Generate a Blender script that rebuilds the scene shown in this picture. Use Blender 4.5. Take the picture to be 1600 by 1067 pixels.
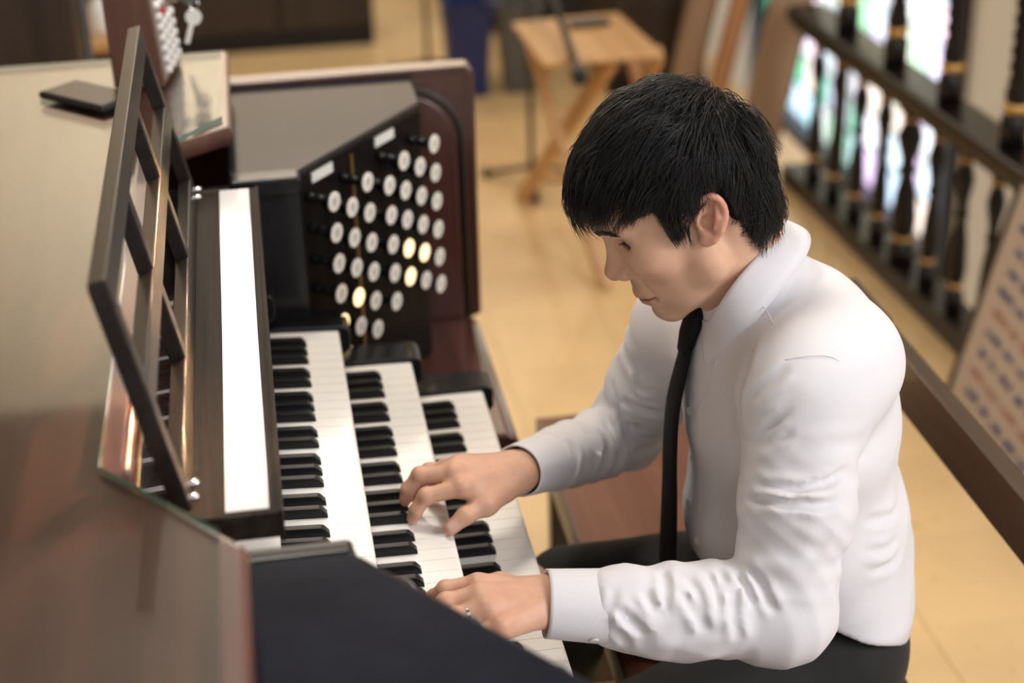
import bpy, bmesh, math, random
import numpy as np
from mathutils import Vector, Matrix
for o in list(bpy.data.objects): bpy.data.objects.remove(o)
sc = bpy.context.scene
ZO = 0.75            # lower manual stands 0.75 m above the floor; everything is built relative to it
# ------------------------------------------------------------------ camera
def camera():
    yaw, pitch, roll = 0.1503, 0.4565, -0.0295
    fw = Vector((math.sin(yaw)*math.cos(pitch), math.cos(yaw)*math.cos(pitch), -math.sin(pitch)))
    rt = fw.cross(Vector((0, 0, 1))).normalized(); up = rt.cross(fw)
    r2 = rt*math.cos(roll)+up*math.sin(roll); u2 = up*math.cos(roll)-rt*math.sin(roll)
    cd = bpy.data.cameras.new('camera'); co = bpy.data.objects.new('camera', cd)
    sc.collection.objects.link(co)
    m = Matrix((r2, u2, -fw)).transposed().to_4x4(); m.translation = Vector((-0.2803, -1.3049, 1.1445+ZO))
    co.matrix_world = m
    cd.sensor_fit = 'HORIZONTAL'; cd.sensor_width = 36.0; cd.lens = 2605.3*36/1600
    cd.clip_start = 0.05; cd.clip_end = 60
    cd.dof.use_dof = True; cd.dof.focus_distance = 1.86; cd.dof.aperture_fstop = 2.4; cd.dof.aperture_blades = 9
    sc.camera = co
camera()
# ------------------------------------------------------------------ world, lights, exposure
w = bpy.data.worlds.new('world'); sc.world = w; w.use_nodes = True
w.node_tree.nodes['Background'].inputs[0].default_value = (0.97, 0.97, 1.0, 1)
w.node_tree.nodes['Background'].inputs[1].default_value = 0.74
def area(name, loc, target, sx, sy, power, col):
    ld = bpy.data.lights.new(name, 'AREA'); ld.shape = 'RECTANGLE'; ld.size = sx; ld.size_y = sy
    ld.energy = power; ld.color = col
    o = bpy.data.objects.new(name, ld); sc.collection.objects.link(o)
    o.location = (loc[0], loc[1], loc[2]+ZO)
    d = Vector(target)-Vector(loc); o.rotation_euler = d.to_track_quat('-Z', 'Y').to_euler()
    return o
area('window_daylight', (3.0, -1.6, 2.3), (0.2, 0.4, 0.1), 2.6, 2.4, 165, (1.0, 0.97, 0.97))
area('ceiling_lamp', (-0.35, 1.05, 2.3), (0.05, 0.5, 0.0), 0.5, 0.5, 26, (1.0, 0.9, 0.78))
area('rear_floor_fill', (1.9, 3.0, 3.9), (0.7, 3.2, -0.7), 1.2, 1.2, 50, (1.0, 0.88, 0.72))  # added fill brightening the rear floor, set clear of the console reflections
area('far_wall_fill', (0.0, 4.4, 2.3), (0.0, 6.2, 2.4), 3.0, 1.0, 120, (1.0, 0.92, 0.80))  # added fill on the far wall, for a bright reflection in the top
sun = area('low_sunbeam', (1.33, 2.78, 1.085), (-0.405, 0.245, 0.415), 0.36, 0.13, 1.2, (1.0, 0.58, 0.32)); sun.data.spread = math.radians(1.5)
sc.view_settings.view_transform = 'Standard'; sc.view_settings.look = 'None'
sc.view_settings.exposure = 0.12; sc.view_settings.gamma = 1.0; sc.view_settings.use_curve_mapping = False
# ------------------------------------------------------------------ helpers
col = sc.collection
def tag(o, label=None, cat=None, group=None, kind=None):
    if label: o['label'] = label
    if cat: o['category'] = cat
    if group: o['group'] = group
    if kind: o['kind'] = kind
    return o
ORG = {}
def empty(name, loc, label=None, cat=None, group=None, kind=None):
    o = bpy.data.objects.new(name, None); col.objects.link(o); o.location = loc; o.empty_display_size = 0.05
    ORG[o.name] = np.array(loc, float)
    return tag(o, label, cat, group, kind)
def mk(name, VF, mat, parent=None, smooth=False, bevel=0, seg=2, label=None, cat=None, group=None, kind=None, mats=None):
    V, F = VF[0], VF[1]; V = np.array(V, float)
    if parent is not None: org = ORG[parent.name]
    else: org = np.array([(V[:, 0].min()+V[:, 0].max())/2, (V[:, 1].min()+V[:, 1].max())/2, V[:, 2].min()])
    me = bpy.data.meshes.new(name); me.from_pydata((V-org).tolist(), [], [list(map(int, f)) for f in F])
    for m in (mats or [mat]): me.materials.append(m)
    if len(VF) > 2 and mats: me.polygons.foreach_set('material_index', VF[2])
    bm = bmesh.new(); bm.from_mesh(me); bmesh.ops.recalc_face_normals(bm, faces=bm.faces); bm.to_mesh(me); bm.free()
    if smooth: me.polygons.foreach_set('use_smooth', [True]*len(me.polygons))
    o = bpy.data.objects.new(name, me); col.objects.link(o)
    if parent is not None: o.parent = parent
    else: o.location = org
    ORG[o.name] = org
    if bevel:
        b = o.modifiers.new('bevel', 'BEVEL'); b.width = bevel; b.segments = seg; b.limit_method = 'ANGLE'; b.angle_limit = 0.6
        me.polygons.foreach_set('use_smooth', [True]*len(me.polygons))
        e = o.modifiers.new('wn', 'WEIGHTED_NORMAL')
    return tag(o, label, cat, group, kind)
def dup(o, parent, loc):
    c = o.copy(); col.objects.link(c); c.parent = parent; c.location = loc; return c
def join(*vfs):
    V = []; F = []
    for vf in vfs:
        n = len(V); V += [tuple(v) for v in vf[0]]; F += [tuple(i+n for i in f) for f in vf[1]]
    return V, F
BF = [(0, 3, 2, 1), (4, 5, 6, 7), (0, 1, 5, 4), (1, 2, 6, 5), (2, 3, 7, 6), (3, 0, 4, 7)]
def box(x0, x1, y0, y1, z0, z1):
    return [(x0, y0, z0), (x1, y0, z0), (x1, y1, z0), (x0, y1, z0), (x0, y0, z1), (x1, y0, z1), (x1, y1, z1), (x0, y1, z1)], BF
def obox(c, a, b, n):      # centre and three half vectors
    c, a, b, n = (np.array(v, float) for v in (c, a, b, n))
    return [c-a-b-n, c+a-b-n, c+a+b-n, c-a+b-n, c-a-b+n, c+a-b+n, c+a+b+n, c-a+b+n], BF
def beam(p, q, w, h, up=(0, 0, 1)):
    p, q, up = (np.array(v, float) for v in (p, q, up)); d = (q-p); l = np.linalg.norm(d); d /= l
    s = np.cross(d, up); s /= np.linalg.norm(s); u = np.cross(s, d)
    return obox((p+q)/2, d*l/2, s*w/2, u*h/2)
def extrude(poly, vec):    # poly: list of 3d points
    P = [np.array(p, float) for p in poly]; v = np.array(vec, float); n = len(P)
    return P+[p+v for p in P], [tuple(range(n-1, -1, -1)), tuple(range(n, 2*n))]+[(i, (i+1) % n, (i+1) % n+n, i+n) for i in range(n)]
def prism(poly, z0, z1): return extrude([(x, y, z0) for x, y in poly], (0, 0, z1-z0))
def frame_of(d):
    d = np.array(d, float); d /= np.linalg.norm(d); a = np.array([0, 0, 1.0]) if abs(d[2]) < .9 else np.array([1.0, 0, 0])
    s = np.cross(d, a); s /= np.linalg.norm(s); return s, np.cross(d, s), d
def lathe(prof, base, axis=(0, 0, 1), n=20):
    s, t, d = frame_of(axis); base = np.array(base, float); V = []; F = []
    for r, h in prof:
        for k in range(n):
            a = 2*math.pi*k/n; V.append(base+d*h+(s*math.cos(a)+t*math.sin(a))*r)
    m = len(prof)
    for i in range(m-1):
        for k in range(n): F.append((i*n+k, i*n+(k+1) % n, (i+1)*n+(k+1) % n, (i+1)*n+k))
    F.append(tuple(range(n-1, -1, -1))); F.append(tuple(range((m-1)*n, m*n)))
    return V, F
def tube(pts, rad, n=8):
    P = [np.array(p, float) for p in pts]; V = []; F = []; s = None
    R = rad if hasattr(rad, '__len__') else [rad]*len(P)
    for i, p in enumerate(P):
        d = P[min(i+1, len(P)-1)]-P[max(i-1, 0)]; d /= np.linalg.norm(d)
        if s is None: s, t, _ = frame_of(d)
        s = s-d*(s@d); s /= np.linalg.norm(s); t = np.cross(d, s)
        for k in range(n):
            a = 2*math.pi*k/n; V.append(p+(s*math.cos(a)+t*math.sin(a))*R[i])
    m = len(P)
    for i in range(m-1):
        for k in range(n): F.append((i*n+k, i*n+(k+1) % n, (i+1)*n+(k+1) % n, (i+1)*n+k))
    F.append(tuple(range(n-1, -1, -1))); F.append(tuple(range((m-1)*n, m*n)))
    return V, F
def catmull(pts, n=8):
    P = [np.array(p, float) for p in pts]; P = [2*P[0]-P[1]]+P+[2*P[-1]-P[-2]]; out = []
    for i in range(1, len(P)-2):
        a, b, c, d = P[i-1:i+3]
        for k in range(n):
            t = k/n; out.append(.5*((2*b)+(-a+c)*t+(2*a-5*b+4*c-d)*t*t+(-a+3*b-3*c+d)*t**3))
    out.append(P[-2]); return out
# ------------------------------------------------------------------ materials
def nodes(name):
    m = bpy.data.materials.new(name); m.use_nodes = True; nt = m.node_tree
    return m, nt, nt.nodes['Principled BSDF']
def plain(name, c, rough=.5, metal=0., coat=0., spec=.5, var=.06, scale=12., bump=0., bscale=200., emit=None, estr=0.):
    m, nt, b = nodes(name)
    b.inputs['Roughness'].default_value = rough; b.inputs['Metallic'].default_value = metal
    b.inputs['Coat Weight'].default_value = coat; b.inputs['Coat Roughness'].default_value = .06
    b.inputs['Specular IOR Level'].default_value = spec
    tc = nt.nodes.new('ShaderNodeTexCoord'); nz = nt.nodes.new('ShaderNodeTexNoise'); nz.inputs['Scale'].default_value = scale
    nz.inputs['Detail'].default_value = 4; nt.links.new(tc.outputs['Object'], nz.inputs['Vector'])
    cr = nt.nodes.new('ShaderNodeValToRGB'); nt.links.new(nz.outputs['Fac'], cr.inputs['Fac'])
    cr.color_ramp.elements[0].position = .3; cr.color_ramp.elements[1].position = .7
    cr.color_ramp.elements[0].color = tuple(x*(1-var) for x in c)+(1,); cr.color_ramp.elements[1].color = tuple(min(1, x*(1+var)) for x in c)+(1,)
    nt.links.new(cr.outputs['Color'], b.inputs['Base Color'])
    if bump:
        n2 = nt.nodes.new('ShaderNodeTexNoise'); n2.inputs['Scale'].default_value = bscale; n2.inputs['Detail'].default_value = 3
        nt.links.new(tc.outputs['Object'], n2.inputs['Vector'])
        bp = nt.nodes.new('ShaderNodeBump'); bp.inputs['Strength'].default_value = bump; bp.inputs['Distance'].default_value = .002
        nt.links.new(n2.outputs['Fac'], bp.inputs['Height']); nt.links.new(bp.outputs['Normal'], b.inputs['Normal'])
    if emit:
        b.inputs['Emission Color'].default_value = tuple(emit)+(1,); b.inputs['Emission Strength'].default_value = estr
    return m
def wood(name, c1, c2, axis='Y', rough=.3, coat=.4, scale=9., stretch=14., bump=.05, coatr=.05, ior=1.5, spec=.5):
    m, nt, b = nodes(name)
    tc = nt.nodes.new('ShaderNodeTexCoord'); mp = nt.nodes.new('ShaderNodeMapping')
    s = [scale]*3; s['XYZ'.index(axis)] = scale/stretch; mp.inputs['Scale'].default_value = s
    nt.links.new(tc.outputs['Object'], mp.inputs['Vector'])
    nz = nt.nodes.new('ShaderNodeTexNoise'); nz.inputs['Scale'].default_value = 3; nz.inputs['Detail'].default_value = 8
    nz.inputs['Roughness'].default_value = .62; nz.inputs['Distortion'].default_value = .6
    nt.links.new(mp.outputs['Vector'], nz.inputs['Vector'])
    cr = nt.nodes.new('ShaderNodeValToRGB'); cr.color_ramp.elements[0].position = .32; cr.color_ramp.elements[1].position = .68
    cr.color_ramp.elements[0].color = tuple(c1)+(1,); cr.color_ramp.elements[1].color = tuple(c2)+(1,)
    nt.links.new(nz.outputs['Fac'], cr.inputs['Fac']); nt.links.new(cr.outputs['Color'], b.inputs['Base Color'])
    b.inputs['Roughness'].default_value = rough; b.inputs['Coat Weight'].default_value = coat
    b.inputs['Specular IOR Level'].default_value = spec; b.inputs['Coat Roughness'].default_value = coatr; b.inputs['Coat IOR'].default_value = ior
    if bump:
        bp = nt.nodes.new('ShaderNodeBump'); bp.inputs['Strength'].default_value = bump; bp.inputs['Distance'].default_value = .002
        nt.links.new(nz.outputs['Fac'], bp.inputs['Height']); nt.links.new(bp.outputs['Normal'], b.inputs['Normal'])
    return m
M = {}
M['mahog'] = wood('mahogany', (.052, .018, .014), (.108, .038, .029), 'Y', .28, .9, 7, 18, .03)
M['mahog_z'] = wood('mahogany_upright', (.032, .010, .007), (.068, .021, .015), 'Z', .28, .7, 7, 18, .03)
M['ledge'] = wood('dark_oak', (.010, .007, .005), (.040, .030, .022), 'Y', .55, .0, 16, 40, .15, spec=.10)
M['desk'] = wood('desk_wood', (.012, .009, .008), (.022, .017, .014), 'Y', .36, .06, 16, 30, .02, coatr=.15, spec=.22)
M['bench'] = wood('bench_wood', (.030, .016, .010), (.062, .034, .022), 'Y', .34, .35, 12, 30, .08)
M['bench_seat'] = wood('bench_seat_wood', (.12, .042, .022), (.18, .070, .038), 'Y', .42, .08, 8, 24, .04, spec=.25)
M['black'] = plain('black_lacquer', (.008, .008, .010), .32, coat=.15, spec=.3)
M['jamb'] = plain('jamb_black', (.007, .006, .006), .45, spec=.12, var=.25, scale=18)
M['felt'] = plain('black_cover', (.014, .016, .024), .13, spec=.11, var=.25, scale=14)
M['ivory'] = plain('white_key', (.86, .845, .81), .22, coat=.25, var=.01)
M['ebony'] = plain('black_key', (.008, .008, .009), .32, spec=.3, var=.1)
M['keywood'] = plain('key_stick_wood', (.30, .19, .09), .6, var=.15)
M['knob'] = plain('knob_ivory', (.80, .78, .72), .35, var=.05, scale=60)
M['knob_lit'] = plain('knob_lit', (.9, .75, .5), .35, emit=(1, .72, .36), estr=1.35)
M['knob_ink'] = plain('knob_lettering', (.25, .24, .23), .5)
M['brass'] = plain('brass', (.55, .36, .13), .35, metal=.9)
M['chrome'] = plain('chrome', (.75, .75, .76), .15, metal=1.)
M['card'] = plain('white_card', (.72, .72, .75), .45, var=.01, coat=.7)
M['label'] = plain('label_plate', (.78, .80, .76), .4, var=.04, scale=80)
M['boxwood'] = wood('box_walnut', (.085, .034, .020), (.135, .058, .036), 'Z', .45, .05, 9, 16, .05)
M['boxpanel'] = plain('box_face', (.24, .19, .16), .45)
M['button'] = plain('button_white', (.82, .82, .80), .3, var=.02)
M['red'] = plain('button_red', (.5, .03, .03), .3)
M['phone'] = plain('phone_black', (.010, .010, .012), .5, spec=.25)
M['screen'] = plain('phone_screen', (.014, .013, .012), .25, spec=.22)
M['floor'] = plain('floor_tile', (.80, .57, .29), .24, coat=.12, var=.05, scale=3, spec=.5)
M['beige'] = plain('beige_paint', (.62, .50, .34), .7, var=.03, scale=2)
M['darkwood'] = wood('dark_panel', (.018, .011, .007), (.042, .026, .017), 'Z', .5, .1, 5, 12, .05)
M['railwood'] = wood('rail_ebonised', (.006, .005, .005), (.013, .010, .009), 'Y', .32, .08, 8, 18, .04, spec=.28)
M['gold'] = plain('gilded', (.62, .36, .12), .4, metal=.6)
M['pine'] = wood('pine', (.46, .24, .08), (.62, .36, .14), 'Y', .45, .2, 7, 16, .03)
M['blue'] = plain('blue_plastic', (.010, .022, .11), .45)
M['grey'] = plain('grey_plastic', (.10, .10, .095), .5)
M['dgrey'] = plain('dark_grey_cloth', (.030, .032, .035), .8)
M['tan'] = wood('tan_board', (.33, .22, .14), (.40, .28, .18), 'Z', .6, .0, 4, 10, .03)
M['orange'] = wood('orange_board', (.34, .15, .05), (.44, .21, .08), 'Z', .5, .1, 4, 10, .03)
M['metal'] = plain('dark_metal', (.06, .06, .062), .4, metal=.7)
M['wboard'] = plain('whiteboard', (.52, .46, .42), .28, var=.02, scale=4)
M['ink'] = plain('blue_marker', (.10, .12, .34), .6)
M['inkred'] = plain('red_marker', (.62, .33, .27), .6)
M['ceil'] = plain('ceiling_boards', (.16, .145, .14), .8, var=.2, scale=2)
M['cream'] = plain('cream_paint', (.68, .58, .46), .7, var=.03, scale=2)
def stains():            # scuffs and small worn spots in the floor colour
    nt = M['floor'].node_tree; b = nt.nodes['Principled BSDF']; src = b.inputs['Base Color'].links[0].from_socket
    geo = nt.nodes.new('ShaderNodeNewGeometry'); n = nt.nodes.new('ShaderNodeTexNoise'); n.inputs['Scale'].default_value = 26; n.inputs['Detail'].default_value = 3
    nt.links.new(geo.outputs['Position'], n.inputs['Vector'])
    cr = nt.nodes.new('ShaderNodeValToRGB'); cr.color_ramp.elements[0].position = .66; cr.color_ramp.elements[1].position = .74
    cr.color_ramp.elements[0].color = (0, 0, 0, 1); cr.color_ramp.elements[1].color = (.45, .45, .45, 1); nt.links.new(n.outputs['Fac'], cr.inputs['Fac'])
    mx = nt.nodes.new('ShaderNodeMix'); mx.data_type = 'RGBA'; nt.links.new(cr.outputs['Color'], mx.inputs[0]); nt.links.new(src, mx.inputs[6])
    mx.inputs[7].default_value = (.34, .20, .07, 1); nt.links.new(mx.outputs[2], b.inputs['Base Color'])
stains()
# ------------------------------------------------------------------ the setting
F0 = -0.75
floor = mk('floor', box(-3.0, 1.47, -2.6, 6.2, F0-.25, F0-.004), M['floor'], kind='structure', label='glossy yellow tan vinyl tile floor of the loft')
TS = .305
t0 = mk('floor_tile', obox((0, 0, 0), (TS/2-.0008, 0, 0), (0, TS/2-.0008, 0), (0, 0, .002)), M['floor'], floor, bevel=.0006, seg=1)
first = True
for i in range(7):
    for j in range(20):
        x, y = -.66+TS*(i+.5), -.4+TS*(j+.5)
        loc = Vector((x, y, F0-.002))-Vector(ORG[floor.name])
        if first:
            t0.data.transform(Matrix.Translation(Vector(ORG[floor.name]))); t0.location = loc; first = False
        else: dup(t0, floor, loc)
wf = empty('wall_far', (-.8, 6.2, F0), 'cream painted wall behind the dark cabinets', None, None, 'structure')
ax0, ax1, az0, az1 = -.80, .62, 2.48, 3.92
mk('wall_panel', box(-3.0, ax0-.05, 6.2, 6.35, F0, 4.2), M['cream'], wf); mk('wall_panel', box(ax1+.05, 1.47, 6.2, 6.35, F0, 4.2), M['cream'], wf)
mk('wall_panel', box(ax0-.05, ax1+.05, 6.2, 6.35, F0, az0-.05), M['cream'], wf); mk('wall_panel', box(ax0-.05, ax1+.05, 6.2, 6.35, az1+.05, 4.2), M['cream'], wf)
mk('trim_1', box(-3.0, -.95, 6.08, 6.2, 3.53, 4.2), M['darkwood'], kind='structure', label='dark wooden beam along the top of the far wall')
w2 = empty('window_2', ((ax0+ax1)/2, 6.2, az0), 'tall sunlit window high in the far wall', None, None, 'structure')
mk('window_frame', join(box(ax0-.06, ax0, 6.15, 6.3, az0-.06, az1+.06), box(ax1, ax1+.06, 6.15, 6.3, az0-.06, az1+.06), box(ax0, ax1, 6.15, 6.3, az0-.06, az0), box(ax0, ax1, 6.15, 6.3, az1, az1+.06)), M['darkwood'], w2)
mk('mullion', box(ax0, ax1, 6.17, 6.28, 3.05, 3.12), M['darkwood'], w2)
M['sunpane'] = plain('sunlit_pane', (.9, .85, .78), .3, emit=(1.0, .88, .78), estr=6.0)
for z0, z1 in ((az0, 3.05), (3.12, az1)):
    for k in range(3):
        w_ = (ax1-ax0)/3; mk('pane', box(ax0+w_*k+.012, ax0+w_*(k+1)-.012, 6.22, 6.228, z0+.01, z1-.01), M['sunpane'], w2)
for k in (1, 2): mk('glazing_bar', box(ax0+w_*k-.012, ax0+w_*k+.012, 6.2, 6.26, az0, az1), M['darkwood'], w2)
mk('wall_left', box(-3.15, -3.0, -2.6, 6.35, F0, 4.2), M['beige'], kind='structure', label='beige painted wall on the console back side')
mk('ceiling', box(-3.15, 3.15, -2.6, 11.0, 4.2, 4.3), M['ceil'], kind='structure', label='dark wooden ceiling')
WX = 3.0
wy0, wy1, wz0, wz1 = 5.93, 9.0, -2.24, 1.9
wr = empty('wall_right', (WX, 6, -4), 'beige hall wall around the stained glass window', None, None, 'structure')
mk('wall_panel', box(WX, WX+.15, -1, wy0-.08, -4, 4.2), M['beige'], wr)
mk('wall_panel', box(WX, WX+.15, wy1+.08, 11, -4, 4.2), M['beige'], wr)
mk('wall_panel', box(WX, WX+.15, wy0-.08, wy1+.08, -4, wz0-.08), M['beige'], wr)
mk('wall_panel', box(WX, WX+.15, wy0-.08, wy1+.08, wz1+.08, 4.2), M['beige'], wr)
mk('floor_hall', box(1.47, 3.15, -1, 11, -4.1, -4), M['beige'], kind='structure', label='pale floor of the hall below the loft')
# stained glass window
win = empty('window_1', (WX, (wy0+wy1)/2, wz0-.08), 'bright stained glass window in pale blue, green and yellow', None, None, 'structure')
fr = mk('window_frame', join(box(WX-.06, WX+.1, wy0-.10, wy0, wz0-.10, wz1+.10), box(WX-.06, WX+.1, wy1, wy1+.10, wz0-.10, wz1+.10),
        box(WX-.05, WX+.1, wy0, wy1, wz0-.10, wz0), box(WX-.05, WX+.1, wy0, wy1, wz1, wz1+.10)), M['railwood'], win)
mk('mullion', box(WX-.05, WX+.08, 7.42, 7.50, wz0, wz1), M['railwood'], win)
mk('window_sill', box(WX-.16, WX, wy0-.12, wy1+.12, wz0-.14, wz0-.10), M['beige'], win)
rng = random.Random(5)
pal = {'w': [(.95, .97, 1.0), (.88, .94, 1.0), (.93, .90, 1.0), (.80, .92, 1.0)], 'b': [(.62, .80, 1.0), (.70, .86, .98), (.78, .74, .98), (.55, .85, .95)],
       'g': [(.42, .80, .48), (.55, .88, .62), (.12, .55, .32), (.80, .95, .75)], 'y': [(.98, .90, .55), (.95, .82, .45), (.90, .95, .70)], 'p': [(.95, .72, .84), (.80, .62, .92), (.96, .80, .70)]}
gm = {}
for k, cs in pal.items():
    for i, c in enumerate(cs): gm[k, i] = plain('glass_%s_%d' % (k, i), c, .2, var=.12, scale=9, emit=c, estr=1.35)
rows = 20; cols_ = 15; ph = (wz1-wz0)/rows; pw = (wy1-wy0)/cols_
pane = None
for r in range(rows):
    for c in range(cols_):
        h = r/rows
        if r <= 1: fam = 'gbpw'
        elif r in (2, 3): fam = 'pbgw'
        elif r in (4,): fam = 'ggwb'
        elif r <= 8: fam = 'wwwb' if rng.random() < .86 else 'pg'
        elif r <= 10: fam = 'wgyw'
        else: fam = 'yyw'
        k = rng.choice(fam); m = gm[k, rng.randrange(len(pal[k]))]
        y, z = wy0+pw*(c+.5), wz0+ph*(r+.5)
        mk('pane', obox((WX+.03, y, z), (0, pw/2-.006, 0), (0, 0, ph/2-.006), (.004, 0, 0)), m, win)
mk('leading', join(*([box(WX+.022, WX+.040, wy0+pw*c-.008, wy0+pw*c+.008, wz0, wz1) for c in range(1, cols_)]
   + [box(WX+.022, WX+.040, wy0, wy1, wz0+ph*r-.008, wz0+ph*r+.008) for r in range(1, rows)])), M['metal'], win)
# ------------------------------------------------------------------ railing
def railing():
    def P(y, z): return np.array([1.414-.043*(y-2.276), y, z])
    R = empty('balustrade', tuple(P(2.7, F0)), 'black turned wood balustrade with gilded rings along the loft edge', 'railing')
    a, b = 1.15, 3.46
    mk('bottom_rail', beam(P(a, F0+.03), P(b, F0+.03), .10, .06), M['railwood'], R, bevel=.006)
    mk('hand_rail', beam(P(a, -.205), P(b, -.205), .115, .05), M['railwood'], R, bevel=.012)
    mk('rail_moulding', beam(P(a, -.24), P(b, -.24), .07, .03), M['railwood'], R, bevel=.006)
    bal = [(.024, 0), (.024, .045), (.018, .05), (.013, .062), (.013, .070), (.021, .085), (.023, .12), (.019, .19), (.013, .235), (.012, .25), (.018, .262), (.012, .275),
           (.014, .30), (.022, .345), (.022, .36), (.013, .395), (.012, .41), (.02, .425), (.024, .43), (.024, .46)]
    ring = [(.012, .061), (.0185, .064), (.0185, .071), (.012, .074)]
    ring2 = [(.011, .398), (.016, .401), (.016, .407), (.011, .41)]
    b0 = None
    ys = [3.314-.164*k for k in range(13)]
    for k, y in enumerate(ys):
        base = P(y, F0+.06)
        thick = 1.55 if abs(y-2.658) < .01 else 1.0
        if b0 is None or thick > 1:
            o = mk('baluster', lathe([(r*thick, h) for r, h in bal], base, n=18), M['railwood'], R, smooth=True)
            g = mk('gilded_ring', lathe([(r*thick+.001, h) for r, h in ring], base, n=18), M['gold'], o, smooth=True)
            g2 = mk('gilded_ring', lathe([(r*thick+.001, h) for r, h in ring2], base, n=18), M['gold'], o, smooth=True)
            if thick == 1: b0 = (o, g, g2, base)
        else:
            o = dup(b0[0], R, Vector(base-b0[3])); dup(b0[1], o, (0, 0, 0)); dup(b0[2], o, (0, 0, 0))
    up = [(.032, 0), (.032, .07), (.024, .078), (.020, .085), (.020, .10), (.027, .11), (.028, .13), (.022, .15)]
    for k in range(14): up += [(.026, .155+k*.036), (.019, .173+k*.036)]
    up += [(.03, .68), (.03, .8)]
    for k, y in enumerate([3.119-.332*k for k in range(6)]):
        base = P(y, -.18)
        o = mk('twisted_column', lathe(up, base, n=18), M['railwood'], R, smooth=True)
        mk('gilded_ring', lathe([(.019, .082), (.029, .085), (.029, .103), (.019, .106)], base, n=18), M['gold'], o, smooth=True)
    mk('top_rail', beam(P(a, .65), P(b, .65), .1, .07), M['railwood'], R, bevel=.01)
railing()
# ------------------------------------------------------------------ organ console
CON = empty('organ_console', (-.45, .423, F0), 'large mahogany organ console with four manuals and black stop jambs', 'organ')
YM = .423
YB = .413            # the bass half sits a little further out
def mirror(poly): return [(x, 2*YB-y) for x, y in poly][::-1]
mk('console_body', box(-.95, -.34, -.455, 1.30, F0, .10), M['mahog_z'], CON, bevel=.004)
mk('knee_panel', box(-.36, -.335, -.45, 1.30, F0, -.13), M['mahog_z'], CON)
toppoly = [(-.95, 1.32), (-.325, 1.32), (-.325, .935), (-.425, .858), (-.425, -.012), (-.325, -.138), (-.325, -.474), (-.95, -.474)]
mk('console_top', prism(toppoly, .375, .405), M['mahog'], CON, bevel=.009, seg=3)
# glass sheet on the top: clear faces, green edge
gl, nt, b = nodes('clear_glass')
tr = nt.nodes.new('ShaderNodeBsdfTransparent'); gs = nt.nodes.new('ShaderNodeBsdfGlossy'); gs.inputs['Roughness'].default_value = .025
tr.inputs['Color'].default_value = (.93, .96, .94, 1)
geo = nt.nodes.new('ShaderNodeNewGeometry'); fr1 = nt.nodes.new('ShaderNodeMath'); fr1.operation = 'SUBTRACT'; fr1.inputs[0].default_value = 1.0
fr2 = nt.nodes.new('ShaderNodeMath'); fr2.operation = 'MULTIPLY'
fn = nt.nodes.new('ShaderNodeFresnel'); fn.inputs['IOR'].default_value = 1.52; mx = nt.nodes.new('ShaderNodeMixShader')
nt.links.new(geo.outputs['Backfacing'], fr1.inputs[1]); nt.links.new(fn.outputs[0], fr2.inputs[0]); nt.links.new(fr1.outputs[0], fr2.inputs[1]); nt.links.new(fr2.outputs[0], mx.inputs[0]); nt.links.new(tr.outputs[0], mx.inputs[1]); nt.links.new(gs.outputs[0], mx.inputs[2])
nt.links.new(mx.outputs[0], nt.nodes['Material Output'].inputs['Surface'])
M['glass'] = gl
M['glassedge'] = plain('glass_edge', (.14, .24, .19), .15, coat=.5)
gpoly = [(-.95, 1.29), (-.337, 1.29), (-.337, .962), (-.400, .876), (-.448, .858), (-.452, .004), (-.348, -.122), (-.348, -.45), (-.95, -.45)]
gv, gf = prism(gpoly, .4055, .4115)
mk('glass_sheet', (gv, gf, [0, 0]+[1]*len(gpoly)), None, None, mats=[M['glass'], M['glassedge']], label='clear glass sheet with green edge lying on the console top', cat='glass sheet')
# fascia behind the fourth manual and the sloping red board
mk('fascia', extrude([(-.445, 0, .375), (-.428, 0, .375), (-.426, 0, .196), (-.445, 0, .196)], (0, .846, 0)), M['mahog'], CON)
mk('fascia_bead', tube([(-.4255, -.005, .368), (-.4255, .85, .368)], .003, 8), M['ledge'], CON)
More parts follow.
